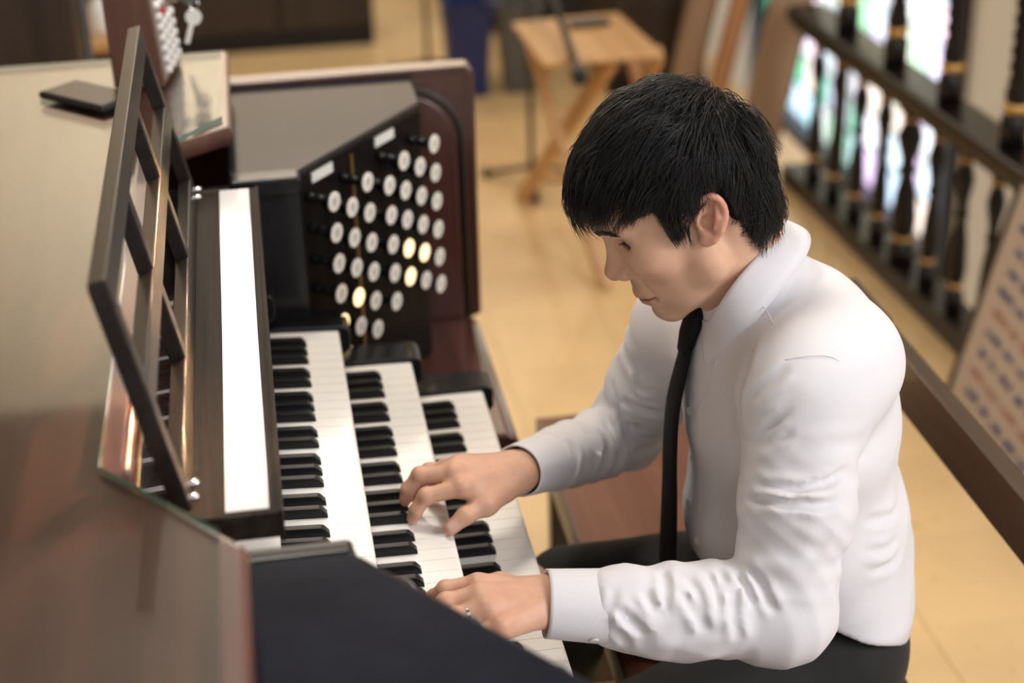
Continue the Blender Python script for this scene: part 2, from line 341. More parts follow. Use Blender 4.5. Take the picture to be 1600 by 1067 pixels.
# treble and bass halves
jp = [(-.335, .888), (-.238, .888), (-.236, .905), (-.04, 1.165), (-.04, 1.30), (-.335, 1.30)]
tv = np.array([.198, .26, 0]); tv /= np.linalg.norm(tv); nv = np.array([tv[1], -tv[0], 0])
A0 = np.array([-.238, .905, 0])
KZ = [.2985, .2745, .2975, .2725, .2965, .272, .2945]; KN = [6, 5, 6, 5, 5, 5, 6]
KS = [.0145, .058, .1015, .1585, .202, .2465, .2905]
LIT = {(4, 3), (5, 3), (4, 4), (1, 3), (0, 4), (0, 5)}
kn = [(.008, 0), (.008, .006), (.0065, .010), (.0055, .016), (.0075, .021), (.0075, .024), (.0055, .028), (.0058, .033), (.0135, .040), (.0150, .042), (.0150, .0445)]
for side in (1, -1):
    f = (lambda p: p) if side == 1 else mirror
    def my(v): v = np.array(v, float).copy(); v[1] = v[1] if side == 1 else 2*YB-v[1]; return v
    def mv(v): v = np.array(v, float).copy(); v[1] *= side; return v
    mk('jamb_cover', prism(f(jp), .330, .345), M['felt'], CON, bevel=.003)
    c = A0+tv*.1635-nv*.009
    mk('stop_jamb', obox(my((c[0], c[1], .12)), mv(tv)*.1635, mv(nv)*.009, (0, 0, .21)), M['jamb'], CON, bevel=.002)
    mk('jamb_bead', beam(my(A0-nv*.002+np.array([0, 0, .338])), my(A0-nv*.002+tv*.327+np.array([0, 0, .338])), .012, .012), M['black'], CON, bevel=.004)
    mk('inner_cheek', prism(f([(-.46, .888), (-.24, .888), (-.24, .905), (-.46, .905)]), -.02, .33), M['black'], CON, bevel=.002)
    mk('cheek_bar', prism(f([(-.335, .866 if side == 1 else .880), (-.238, .866 if side == 1 else .880), (-.238, .905), (-.335, .905)]), .322, .348), M['black'], CON, bevel=.006, seg=3)
    mk('brass_strip', beam(my(A0+tv*.127+nv*.0015+np.array([0, 0, .326])), my(A0+tv*.127+nv*.0015+np.array([0, 0, -.05])), .0045, .003, mv(nv)), M['brass'], CON)
    for s, z in ((.052, .329), (.2187, .3275)):
        cc = A0+tv*(s+.0)+nv*.0015+np.array([0, 0, z-.006]); o = mk('division_plate', obox(my(cc), mv(tv)*.026, (0, 0, .0075), mv(nv)*.0012), M['label'], CON)
    # case end panel with rounded top front corner
    y0, y1 = (1.30, 1.345)
    prof = [(-.95, F0), (-.95, .355)]
    for k in range(7):
        a = math.pi/2*(1-k/6); prof.append((.050+.015*math.cos(a), .340+.015*math.sin(a)))
    prof += [(.062, -.09), (.03, -.10), (.03, F0)]
    ya = y0 if side == 1 else 2*YM-y1
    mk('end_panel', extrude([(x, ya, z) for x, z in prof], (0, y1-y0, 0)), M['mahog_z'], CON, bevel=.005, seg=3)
    # raised inner board leaving a sunk curved line near the edge
    pr_ = [(-.30, -.09), (-.30, .316)]
    for k in range(9):
        a = math.pi/2*(1-k/8); pr_.append((-.055+.085*math.cos(a), .231+.085*math.sin(a)))
    pr_ += [(.030, -.09)]
    yb = y0-.012 if side == 1 else 2*YM-y0
    mk('end_board', extrude([(x, yb, z) for x, z in pr_], (0, .012, 0)), M['mahog_z'], CON, bevel=.004)
    bead = [(x, (y0-.004 if side == 1 else 2*YM-y0+.004), z) for x, z in [(-.30, .326), (-.06, .326)]+[(-.055+.096*math.cos(math.pi/2*(1-k/8)), .231+.096*math.sin(math.pi/2*(1-k/8))) for k in range(9)]+[(.041, -.09)]]
    mk('end_bead', tube(bead, .0045, 8), M['darkwood'], CON, smooth=True)
    # key desk shelf at the end of the manuals, bull-nosed front
    sh = [(-.34, -.135), (-.34, -.09), (.035, -.09)]
    for k in range(1, 7):
        a = math.pi/2-math.pi*k/6; sh.append((.035+.0225*math.cos(a), -.1125+.0225*math.sin(a)))
    ysa = .868 if side == 1 else 2*YM-1.30
    mk('key_shelf', extrude([(x, ysa, z) for x, z in sh], (0, 1.30-.868, 0)), M['mahog'], CON, bevel=.006)
    mk('shelf_block', prism(f([(-.30, 1.0), (-.075, 1.03), (-.075, 1.10), (-.30, 1.30)]), -.09, -.075), M['black'], CON, bevel=.004)
    # stop knobs
    k0 = None
    for ci, (s, z0, n) in enumerate(zip(KS, KZ, KN)):
        for r in range(n):
            base = my(A0+tv*s+np.array([0, 0, z0-.047*r-(0 if side == 1 else .010)])); ax = mv(nv)
            lit = (ci, r) in LIT and side == 1
            o = mk('stop_knob', lathe(kn, base, ax, 16), M['ebony'], CON, smooth=True)
            fc = mk('knob_face', lathe([(.0125, .0440), (.0142, .0446), (.0142, .0456), (.0132, .0462)], base, ax, 20), M['knob_lit'] if lit else M['knob'], o, smooth=False)
            if not lit and side == 1:
                w_ = np.array([0, 0, 1.0]); u_ = mv(tv)
                mk('knob_lettering', join(*[obox(base+ax*.0463+w_*dz, u_*hw, w_*.0007, ax*.0002) for dz, hw in ((.0045, .005), (.0012, .0062), (-.0022, .0045), (-.0055, .0028))]), M['knob_ink'], o)
# manuals
W = .0235
MX = [0, -.1024, -.2032, -.305]; MZ = [0, .0584, .1194, .179]; MT = [0, .0224, .0594, .08]
bpos = {1: -.002, 2: .002, 4: -.003, 5: 0, 6: .003}
for i in range(4):
    x0, z0, tl = MX[i], MZ[i], MT[i]
    KB = empty('manual_keyboard', (x0, 0, z0)); KB.parent = CON
    KB.location = Vector((x0, 0, z0))-Vector(ORG[CON.name]); 
    L = .150 if i < 3 else .122
    def sl(x): return -tl*x
    # white key profile in xz, slightly rounded front
    pts = [(-L, -.018), (-L, 0), (-.004, 0), (-.001, -.001), (0, -.004), (0, -.016), (-.004, -.018)]
    wv = extrude([(x0+x, .0004, z0+z+sl(x)) for x, z in pts], (0, W-.0008, 0))
    mw = mk('white_key', wv, M['ivory'], KB)
    for k in range(1, 36): dup(mw, KB, (0, k*W, 0))
    # black key: tapered, sloping front with a small step
    bl = .0471
    sec = [(-L, 0, .0060), (-bl, 0, .0060), (-bl-.0005, .0045, .0057), (-bl-.006, .0110, .0050), (-bl-.010, .0122, .0046), (-L, .0122, .0046)]
    V = []; Fk = []
    for sgn in (-1, 1):
        for x, z, hw in sec: V.append((x0+x, sgn*hw, z0+z+sl(x)))
    n = len(sec); Fk = [tuple(range(n)), tuple(range(2*n-1, n-1, -1))]+[(j, j+n, (j+1) % n+n, (j+1) % n) for j in range(n)]
    mb = mk('black_key', (V, Fk), M['ebony'], KB, bevel=.0008, seg=2)
    first = True
    for o_ in range(5):
        for k, dx in bpos.items():
            y = (7*o_+k)*W+dx
            if first: mb.location = (0, y, 0); first = False
            else: dup(mb, KB, (0, y, 0))
    # black blocks closing the ends of the manual and the frame under the keys
    for s in (1, -1):
        ya, yb = (.8475, .905) if s == 1 else (-.059, -.0015)
        pts = [(-.16, -.045), (-.16, .006)]+[(.004+.012*math.cos(a), -.006+.012*math.sin(a)) for a in (1.57, 1.0, .5, 0)]+[(.016, -.03), (.0, -.045)]
        mk('key_block', extrude([(x0+x, ya, z0+z+sl(x)) for x, z in pts], (0, yb-ya, 0)), M['black'], KB, bevel=.003)
    mk('key_frame', box(x0-.16, x0-.006, -.055, .90, z0-.045, z0-.0185), M['black'], KB)
mk('key_slip', box(-.20, -.012, -.055, .90, -.135, -.0455), M['mahog'], CON, bevel=.003)
# ledge over the fourth manual and its white card
mk('music_ledge', box(-.392, -.2985, .004, .848, .318, .345), M['ledge'], CON, bevel=.0015, seg=1)
mk('ledge_lip', box(-.3005, -.2965, .004, .848, .314, .3465), M['ledge'], CON)
pm = mk('card_strip', box(-.3480, -.3090, .012, .842, .3453, .3463), M['card'], None, label='long white card strip lying on the dark music ledge', cat='card')
# ------------------------------------------------------------------ music desk: three rails, four uprights
DB = np.array([-.386, 0, .3500]); DT = np.array([-.432, 0, .577])
dv = (DT-DB); dl = np.linalg.norm(dv); dv /= dl; dn = np.array([dv[2], 0, -dv[0]])
DK = empty('music_desk', (-.386, .425, .3465), 'dark open grid music desk leaning back on the console', 'music desk')
ya, yb = .018, .835
def dpt(y, v, o=0): p = DB+dv*v*dl+dn*o; return np.array([p[0], y, p[2]])
for v, nm in ((.05, 'bottom_rail'), (.5, 'middle_rail'), (.95, 'top_rail')):
    mk(nm, beam(dpt(ya, v, 0), dpt(yb, v, 0), .029, .017, dn), M['desk'], DK, bevel=.002)
for y in (ya+.011, .29, .56, yb-.011):
    mk('upright', beam(dpt(y, 0.0, -.0005), dpt(y, 1.0, -.0005), .026, .017, dn), M['desk'], DK, bevel=.002)
for y in (.03, .055, .80, .83):
    mk('hinge_pin', lathe([(.0035, 0), (.004, .003), (.004, .010), (.002, .012)], dpt(y, .01, .004), (1, 0, .25), 12), M['chrome'], DK, smooth=True)
# ------------------------------------------------------------------ things on the console top
TZ = .4117
def onbox():
    wdir = np.array([.99, -.135, 0]); ddir = np.array([.135, .99, 0]); c0 = np.array([-.419, 1.119, TZ])
    B = empty('control_box', (-.45, 1.19, TZ), 'walnut control box with rows of white buttons on the console top', 'control box')
    h = .138
    poly = [c0-wdir*.074, c0, c0+wdir*-.010+np.array([0, 0, h]), c0-wdir*.076+np.array([0, 0, h])]
    mk('box_body', extrude(poly, ddir*.155), M['boxwood'], B, bevel=.002)
    fu = np.array([0, 0, h])-wdir*.010; fl = np.linalg.norm(fu); fu /= fl; fn_ = np.cross(ddir, fu); fn_ /= np.linalg.norm(fn_)
    if fn_[0] < 0: fn_ = -fn_
    fp = mk('face_plate', obox(c0+ddir*.0775+fu*fl/2+fn_*.001, ddir*.070, fu*(fl/2-.008), fn_*.0012), M['boxpanel'], B)
    mk('top_plate', obox(c0-wdir*.043+ddir*.0775+np.array([0, 0, h+.001]), ddir*.068, wdir*.028, (0, 0, .001)), M['dgrey'], B)
    for r in range(7):
        for c in range(4):
            if r == 5 and c > 1: continue
            p = c0+ddir*(.03+.03*c)+fu*(.018+.016*r)+fn_*.002
            mk('push_button', lathe([(.006, 0), (.006, .006), (.0045, .0075)], p, fn_, 12), M['red'] if (r, c) == (5, 1) else M['button'], B, smooth=False)
    lk = c0+ddir*.137+fu*.100+fn_*.002
    mk('lock_cylinder', lathe([(.009, 0), (.009, .012), (.006, .014)], lk, fn_, 16), M['chrome'], B, smooth=True)
    K = empty('key_set', tuple(lk+fn_*.02-np.array([0, 0, .05])), 'cream key and round tag hanging from the control box lock', 'key')
    q = lk+fn_*.02
    mk('key_blade', obox(q-fn_*.006, fn_*.010, (0, 0, .004), ddir*.0012), M['chrome'], K)
    mk('round_tag', lathe([(.0005, -.001), (.015, -.001), (.015, .001), (.0005, .001)], q+np.array([.012, 0, -.002]), (.2, 1, .1), 20), M['grey'], K)
    mk('ring_wire', tube([q+np.array([.018+.007*math.cos(a), 0, -.016+.008*math.sin(a)]) for a in np.linspace(0, 6.2, 14)], .0009, 6), M['chrome'], K)
    hk = q+np.array([.015, 0, -.035])
    mk('key_head', lathe([(.0005, -.0012), (.0125, -.0012), (.0125, .0012), (.0005, .0012)], hk, (.15, 1, .0), 18), M['knob'], K)
    mk('key_shank', obox(hk+np.array([-.008, 0, -.022]), np.array([.0035, 0, -.001]), np.array([.006, 0, .018]), (0, .0011, 0)), M['knob'], K)
onbox()
def phone():
    c = np.array([-.525, 1.083, TZ]); a = np.array([.70, -.71, 0]); b = np.array([.71, .70, 0])
    P = empty('mobile_phone', tuple(c), 'black mobile phone lying face up on the glass', 'phone')
    mk('phone_case', obox(c+np.array([0, 0, .0055]), a*.070, b*.037, (0, 0, .0055)), M['phone'], P, bevel=.005, seg=3)
    mk('phone_screen', obox(c+np.array([0, 0, .0112]), a*.064, b*.032, (0, 0, .0004)), M['screen'], P)
phone()
# ------------------------------------------------------------------ bench
def bench():
    B = empty('organ_bench', (.36, .42, F0), 'dark brown wooden bench with a back rail behind the player', 'bench')
    mk('seat', prism([(.112, -.35), (.472, -.35), (.472, 1.16), (.130, 1.16)], -.265, -.228), M['bench_seat'], B, bevel=.006, seg=3)
    mk('seat_edge', beam((.118, -.35, -.258), (.135, 1.16, -.258), .012, .058), M['bench'], B, bevel=.002)
    mk('seat_edge', beam((.474, -.35, -.2465), (.474, 1.16, -.2465), .012, .040), M['bench'], B, bevel=.002)
    def RP(y, z): return np.array([.634, y, z])
    p, q = RP(-.45, -.022), RP(1.06, -.022)
    mk('back_rail', beam(p, q, .030, .085), M['bench'], B, bevel=.003)
    mk('rail_end', beam(RP(.90, .0225), RP(1.06, .0225), .030, .006), M['bench'], B, bevel=.002)
    for y in (-.30, 1.10):
        mk('bench_end', extrude([(.14, y-.02, F0), (.50, y-.02, F0), (.50, y-.02, -.265), (.14, y-.02, -.265)], (0, .04, 0)), M['bench'], B, bevel=.004)
        r = RP(min(y, 1.03), 0); yy = min(y, 1.03)
        mk('back_post', beam((.50, yy, -.60), (r[0], yy, -.055), .04, .03, (0, 1, 0)), M['bench'], B, bevel=.003)
bench()
# ------------------------------------------------------------------ whiteboard leaning beside the railing
def whiteboard():
    base = np.array([1.262, 1.985, F0]); up = np.array([.11, -.05, .58]); ul = np.linalg.norm(up); up /= ul
    al = np.array([.05, -1, 0]); al = al-up*(al@up); al /= np.linalg.norm(al); n = np.cross(al, up); n = n if n[0] < 0 else -n
    Wd, H = 1.25, .58
    B = empty('whiteboard', tuple(base+al*Wd/2), 'leaning whiteboard covered in blue handwriting behind the bench', 'whiteboard')
    c = base+al*Wd/2+up*H/2
    mk('board_panel', obox(c, al*Wd/2, up*H/2, n*.008), M['wboard'], B)
    for s in (0, 1): mk('board_frame', beam(base+al*Wd*s, base+al*Wd*s+up*H, .018, .022, n), M['metal'], B)
    for s in (0, 1): mk('board_frame', beam(base+up*H*s, base+up*H*s+al*Wd, .018, .022, n), M['metal'], B)
    rg = random.Random(3); k = 0
    for r in range(11):
        v = H-.045-r*.052; x = .045+rg.uniform(0, .03); vf = []
        end = rg.uniform(.25, .6)
        while x < end:
            wl = rg.uniform(.03, .08); pts = []
            m = int(wl/.0035)
            for j in range(m+1):
                pts.append(base+al*(x+j*.0035+.002*math.sin(j*2.1))+up*(v+(.011 if j % 2 else -.008)*rg.uniform(.3, 1.3)-.04*(x-.07))+n*.0095)
            vf.append(tube(pts, .0016, 4)); x += wl+.018
        hw = mk('handwriting', join(*vf), M['inkred'] if r in (5, 8) else M['ink'], B, kind='stuff')
whiteboard()
# ------------------------------------------------------------------ things at the back of the room
def table():
    T = empty('folding_table', (.6, 3.0, F0), 'light pine folding tray table with crossed legs', 'table')
    P = [(.425, 3.19), (.735, 3.215), (.765, 2.79), (.44, 2.785)]
    mk('tray_top', prism(P, -.118, -.100), M['pine'], T, bevel=.008, seg=2)
    mk('apron', beam((.46, 3.15, -.135), (.47, 2.84, -.135), .02, .035), M['pine'], T); mk('apron', beam((.71, 3.17, -.135), (.73, 2.84, -.135), .02, .035), M['pine'], T)
    for dx in (0, .27):
        mk('leg', beam((.46+dx, 3.13, -.12), (.60+dx*.9, 2.78, F0), .05, .024, (1, 0, 0)), M['pine'], T, bevel=.003)
        mk('leg', beam((.64+dx*.45, 2.85, -.12), (.485+dx, 3.49, F0), .05, .024, (1, 0, 0)), M['pine'], T, bevel=.003)
    mk('stretcher', beam((.52, 3.42, -.66), (.76, 3.42, -.66), .03, .018), M['pine'], T)
    rm = empty('remote_control', (.62, 3.10, -.0985), 'flat black remote lying on the pine tray table', 'remote')
    mk('remote_body', obox((.625, 3.10, -.092), (.055, .0, 0), (0, .028, 0), (0, 0, .006)), M['black'], rm, bevel=.003)
    mk('remote_keys', obox((.625, 3.10, -.0855), (.04, .0, 0), (0, .016, 0), (0, 0, .0006)), M['grey'], rm)
table()
def micstand(x, y, name, label, boom):
    S = empty('microphone_stand', (x, y, F0), label, 'stand')
    for a in (.4, 2.5, 4.6):
        d = np.array([math.cos(a), math.sin(a), 0])
        mk('foot', beam(np.array([x, y, F0+.06]), np.array([x, y, F0+.014])+d*.16, .022, .012), M['metal'], S)
        mk('rubber_tip', lathe([(.012, 0), (.014, .005), (.012, .028)], np.array([x, y, F0])+d*.165, (0, 0, 1), 10), M['black'], S)
    mk('pole', tube([(x, y, F0+.04), (x, y, .12 if boom else .45)], .009, 10), M['metal'], S, smooth=True)
    mk('collar', lathe([(.014, 0), (.016, .01), (.016, .05), (.012, .06)], (x, y, .07 if boom else -.12), (0, 0, 1), 12), M['black'], S, smooth=True)
    if boom:
        mk('boom_arm', tube([boom[0], boom[1]], .010, 8), M['metal'], S, smooth=True)
        mk('mic_clip', lathe([(.012, -.03), (.02, -.02), (.02, .03), (.010, .04)], boom[1], np.array(boom[1])-np.array(boom[0]), 12), M['black'], S, smooth=True)
micstand(.545, 3.62, 'a', 'black microphone boom stand beside the pine table', ((.545, 3.66, .112), (.512, 2.68, -.104)))
micstand(-.62, 2.12, 'b', 'thin black stand behind the far end of the console', None)
micstand(.36, 4.85, 'c', 'thin dark stand near the blue bin', None)
def bin_(x0, x1, y0, y1, h, mat, label, cat):
    B = empty('waste_bin', ((x0+x1)/2, (y0+y1)/2, F0), label, cat); d = .02
    lo = [(x0+d, y0+d, F0), (x1-d, y0+d, F0), (x1-d, y1-d, F0), (x0+d, y1-d, F0)]; hi = [(x0, y0, F0+h), (x1, y0, F0+h), (x1, y1, F0+h), (x0, y1, F0+h)]
    inn = [(x0+.012, y0+.012, F0+h), (x1-.012, y0+.012, F0+h), (x1-.012, y1-.012, F0+h), (x0+.012, y1-.012, F0+h)]
    bot = [(x0+d+.012, y0+d+.012, F0+.01), (x1-d-.012, y0+d+.012, F0+.01), (x1-d-.012, y1-d-.012, F0+.01), (x0+d+.012, y1-d-.012, F0+.01)]
    V = lo+hi+inn+bot; Fq = [(3, 2, 1, 0)]+[(i, (i+1) % 4, (i+1) % 4+4, i+4) for i in range(4)]+[(4+i, 4+(i+1) % 4, 8+(i+1) % 4, 8+i) for i in range(4)]+[(8+i, 8+(i+1) % 4, 12+(i+1) % 4, 12+i) for i in range(4)]+[(12, 13, 14, 15)]
    mk('bin_shell', (V, Fq), mat, B, bevel=.004)
    rim = [(x0-.006, y0-.006, F0+h), (x1+.006, y0-.006, F0+h), (x1+.006, y1+.006, F0+h), (x0-.006, y1+.006, F0+h), (x0-.006, y0-.006, F0+h)]
    mk('bin_rim', tube(rim, .008, 8), mat, B, smooth=True)
bin_(.40, .565, 4.52, 4.74, .34, M['blue'], 'blue plastic waste bin on the tile floor', 'bin')
bin_(.60, .75, 4.53, 4.72, .33, M['grey'], 'grey plastic bin standing right of the blue bin', 'bin')
def cabinet(x0, x1, y0, y1, h, label, doors=2, mat='darkwood', name='cabinet'):
    Cb = empty(name, ((x0+x1)/2, (y0+y1)/2, F0), label, 'cabinet')
    mk('cabinet_body', box(x0, x1, y0, y1, F0, F0+h), M[mat], Cb, bevel=.006)
    mk('plinth', box(x0+.01, x1-.01, y0-.006, y0+.01, F0, F0+.07), M['black'], Cb)
    wd = (x1-x0)/doors
    for k in range(doors):
        d = mk('cabinet_door', box(x0+wd*k+.008, x0+wd*(k+1)-.008, y0-.022, y0, F0+.09, F0+h-.03), M[mat], Cb, bevel=.005)
        mk('handle', lathe([(.008, 0), (.006, .012), (.012, .02), (.010, .028)], (x0+wd*(k+.85), y0-.022, F0+h*.5), (0, -1, 0), 12), M['brass'], d, smooth=True)
cabinet(-.95, .20, 5.35, 5.85, 1.1, 'long dark brown cabinet by the beige wall', 3)
cabinet(.98, 1.34, 4.45, 4.95, 1.2, 'narrow dark brown cabinet right of the pine table', 1)
cabinet(-1.9, -.66, 2.3, 2.6, 1.25, 'black brown cabinet behind the console far end', 2)
def amp():
    A = empty('loudspeaker_case', (.87, 5.5, F0), 'dark grey cloth fronted loudspeaker case by the far wall', 'loudspeaker')
    mk('case_body', box(.60, 1.16, 5.36, 5.75, F0+.02, F0+.75), M['dgrey'], A, bevel=.012)
    mk('grille', box(.63, 1.13, 5.345, 5.36, F0+.07, F0+.70), M['dgrey'], A, bevel=.004)
    for x in (.64, 1.12): mk('caster', lathe([(.02, -.012), (.02, .012)], (x, 5.42, F0+.02), (1, 0, 0), 12), M['black'], A)
amp()
def board(c, w, h, lean, th, mat, label, face=0.0):
    c = np.array(c, float); up = np.array([math.sin(lean), 0.04, math.cos(lean)]); up /= np.linalg.norm(up)
    al = np.array([math.cos(face), math.sin(face), 0]); al = al-up*(al@up); al /= np.linalg.norm(al); n = np.cross(al, up)
    Bd = empty('leaning_board', tuple(c), label, 'board')
    mk('board_sheet', obox(c+up*h/2, al*w/2, up*h/2, n*th/2), M[mat], Bd, bevel=.003)
    mk('edge_strip', obox(c+up*h/2+al*(w/2+.003), al*.003, up*h/2, n*(th/2+.001)), M['darkwood'], Bd)
board((1.235, 3.54, F0), .125, 1.1, .215, .03, 'tan', 'pale tan board leaning on the balustrade end, nearest the player')
board((1.27, 4.14, F0), .06, 1.2, .25, .03, 'orange', 'narrow orange brown plank between two pale boards')
board((1.20, 4.30, F0), .10, 1.2, .22, .03, 'tan', 'pale tan board leaning beside the narrow dark cabinet')
def stool():
    S = empty('wooden_stool', (-.69, 3.15, F0), 'light pine stool seen behind the console far end', 'stool')
    mk('stool_seat', box(-.86, -.58, 3.0, 3.3, -.06, -.03), M['pine'], S, bevel=.01)
    for x in (-.84, -.60):
        for y in (3.02, 3.28): mk('leg', beam((x, y, F0), (x, y, -.06), .03, .03, (1, 0, 0)), M['pine'], S)
    b = empty('white_bottle', (-.665, 2.98, -.0), 'small white bottle standing on a pine stool', 'bottle')
    b.location = (-.68, 3.12, -.03); ORG[b.name] = np.array((-.68, 3.12, -.03))
    mk('bottle_body', lathe([(.025, 0), (.027, .005), (.027, .07), (.012, .09), (.012, .10)], (-.68, 3.12, -.03), n=16), M['button'], b, smooth=True)
    mk('cap', lathe([(.014, .10), (.014, .115)], (-.68, 3.12, -.03), n=16), M['button'], b)
stool()
# ------------------------------------------------------------------ the player
class SDF:
    def __init__(s, lo, hi, res):
        s.lo = np.array(lo, np.float32); s.res = res
        s.n = np.ceil((np.array(hi)-np.array(lo))/res).astype(int)+1
        s.d = np.full(s.n, .5, np.float32)
    def region(s, lo, hi):
        a = np.clip(np.floor((np.array(lo)-s.lo)/s.res).astype(int), 0, s.n-2); b = np.clip(np.ceil((np.array(hi)-s.lo)/s.res).astype(int)+1, a+1, s.n)
        sl = tuple(slice(i, j) for i, j in zip(a, b))
        c = [(s.lo[k]+s.res*np.arange(a[k], b[k], dtype=np.float32)).reshape([-1 if m == k else 1 for m in range(3)]) for k in range(3)]
        return sl, c
    def put(s, fn, lo, hi, k=.01, cut=False):
        pad = max(k, .01)+.012
        sl, c = s.region(np.array(lo)-pad, np.array(hi)+pad)
        e = fn(*c).astype(np.float32); d = s.d[sl]
        if cut:
            h = np.maximum(k-np.abs(d+e), 0)/k; s.d[sl] = np.maximum(d, -e)+h*h*k*.25
        else:
            h = np.maximum(k-np.abs(d-e), 0)/k; s.d[sl] = np.minimum(d, e)-h*h*k*.25
    def ell(s, c, r, k=.01, R=None, cut=False, bend=None):
        c = np.array(c, float); r = np.array(r, float)
        def fn(X, Y, Z):
            x, y, z = X-c[0], Y-c[1], Z-c[2]
            if bend: x = x+bend*y*y
            if R is not None: x, y, z = (R[i][0]*x+R[i][1]*y+R[i][2]*z for i in range(3))
            k0 = np.sqrt((x/r[0])**2+(y/r[1])**2+(z/r[2])**2); k1 = np.sqrt((x/r[0]**2)**2+(y/r[1]**2)**2+(z/r[2]**2)**2)+1e-9
            return k0*(k0-1)/k1
        m = r.max() if R is not None or bend else r
        s.put(fn, c-m, c+m, k, cut)
    def cone(s, a, b, ra, rb, k=.01, cut=False, disp=None, sq=1.0, up=None):
        a = np.array(a, float); b = np.array(b, float); ba = b-a; L2 = ba@ba
        def fn(X, Y, Z):
            h = ((X-a[0])*ba[0]+(Y-a[1])*ba[1]+(Z-a[2])*ba[2])/L2; hc = np.clip(h, 0, 1)
            x, y, z = X-a[0]-hc*ba[0], Y-a[1]-hc*ba[1], Z-a[2]-hc*ba[2]
            if sq != 1.0:
                q = x*up[0]+y*up[1]+z*up[2]; f = (1/sq-1)*q; x, y, z = x+f*up[0], y+f*up[1], z+f*up[2]
            d = np.sqrt(x*x+y*y+z*z)-(ra+(rb-ra)*hc)
            if disp is not None: d = d-disp(h, x, y, z)
            return d
        m = max(ra, rb)*max(1, sq)
        s.put(fn, np.minimum(a, b)-m, np.maximum(a, b)+m, k, cut)
    def chain(s, P, R, k=.006):
        for i in range(len(P)-1): s.cone(P[i], P[i+1], R[i], R[i+1], k)
    def add(s, fn): # global displacement
        sl, c = s.region(s.lo, s.lo+s.res*s.n); s.d[sl] += fn(*c).astype(np.float32)
    def mesh(s):
        d = s.d; g = d < 0
        nx, ny, nz = d.shape
        cs = [(i, j, k) for i in (0, 1) for j in (0, 1) for k in (0, 1)]
        cnt = np.zeros((nx-1, ny-1, nz-1), np.int8)
        for i, j, k in cs: cnt += g[i:nx-1+i, j:ny-1+j, k:nz-1+k]
        act = (cnt > 0) & (cnt < 8); I = np.argwhere(act); idx = np.full(act.shape, -1, np.int32); idx[act] = np.arange(len(I))
        val = {c: d[I[:, 0]+c[0], I[:, 1]+c[1], I[:, 2]+c[2]] for c in cs}
        acc = np.zeros((len(I), 3)); num = np.zeros(len(I))
        for c in cs:
            for ax in range(3):
                if c[ax]: continue
                e = list(c); e[ax] = 1; e = tuple(e); va, vb = val[c], val[e]; m = (va < 0) != (vb < 0)
                t = np.where(m, va/np.where(m, va-vb, 1), 0); p = np.zeros((len(I), 3)); p += c; p[:, ax] += t
                acc[m] += p[m]; num[m] += 1
        V = s.lo+s.res*(I+acc/num[:, None]); F = []
        for ax in range(3):
            u, v = [(1, 2), (2, 0), (0, 1)][ax]
            a = [slice(1, None)]*3; b = [slice(1, None)]*3
            a[ax] = slice(0, -1); b[ax] = slice(1, None)
            ga, gb = g[tuple(a)], g[tuple(b)]; E = np.argwhere(ga != gb); 
            off = np.array([1, 1, 1]); off[ax] = 0; E = E+off
            ins = g[E[:, 0], E[:, 1], E[:, 2]]
            # keep edges whose four cells exist
            ok = np.ones(len(E), bool)
            for m in (u, v): ok &= E[:, m] < np.array(act.shape)[m]
            ok &= E[:, ax] < act.shape[ax]
            E = E[ok]; ins = ins[ok]; q = []
            for du, dv in ((1, 1), (0, 1), (0, 0), (1, 0)):
                t = E.copy(); t[:, u] -= du; t[:, v] -= dv; q.append(idx[t[:, 0], t[:, 1], t[:, 2]])
            q = np.stack(q, 1); q[~ins] = q[~ins][:, ::-1]; q = q[(q >= 0).all(1)]; F.append(q)
        return V, np.concatenate(F)
def fastmesh(name, V, F, mat, parent, colors=None, smooth=True):
    me = bpy.data.meshes.new(name); V = np.asarray(V, np.float32)-ORG[parent.name].astype(np.float32); F = np.asarray(F, np.int32)
    me.vertices.add(len(V)); me.vertices.foreach_set('co', V.ravel())
    k = F.shape[1]; me.loops.add(F.size); me.loops.foreach_set('vertex_index', F.ravel())
    me.polygons.add(len(F)); me.polygons.foreach_set('loop_start', np.arange(0, F.size, k, dtype=np.int32))
    me.update(calc_edges=True)
    if smooth: me.polygons.foreach_set('use_smooth', np.ones(len(F), bool))
    if colors is not None:
        at = me.color_attributes.new('tint', 'FLOAT_COLOR', 'POINT'); at.data.foreach_set('color', np.concatenate([colors, np.ones((len(colors), 1))], 1).astype(np.float32).ravel())
    me.materials.append(mat); o = bpy.data.objects.new(name, me); col.objects.link(o); o.parent = parent
    ORG[o.name] = ORG[parent.name]; return o
def relax(V, F, n=2, lam=.5):
    N = len(V)
    e = np.concatenate([F[:, [0, 1]], F[:, [1, 2]], F[:, [2, 3]], F[:, [3, 0]]])
    deg = np.bincount(e[:, 0], minlength=N)+np.bincount(e[:, 1], minlength=N)
    for _ in range(n):
        A = np.zeros_like(V)
        for k in range(3):
            A[:, k] = np.bincount(e[:, 0], V[e[:, 1], k], N)+np.bincount(e[:, 1], V[e[:, 0], k], N)
        V = V+lam*(A/deg[:, None]-V)
    return V
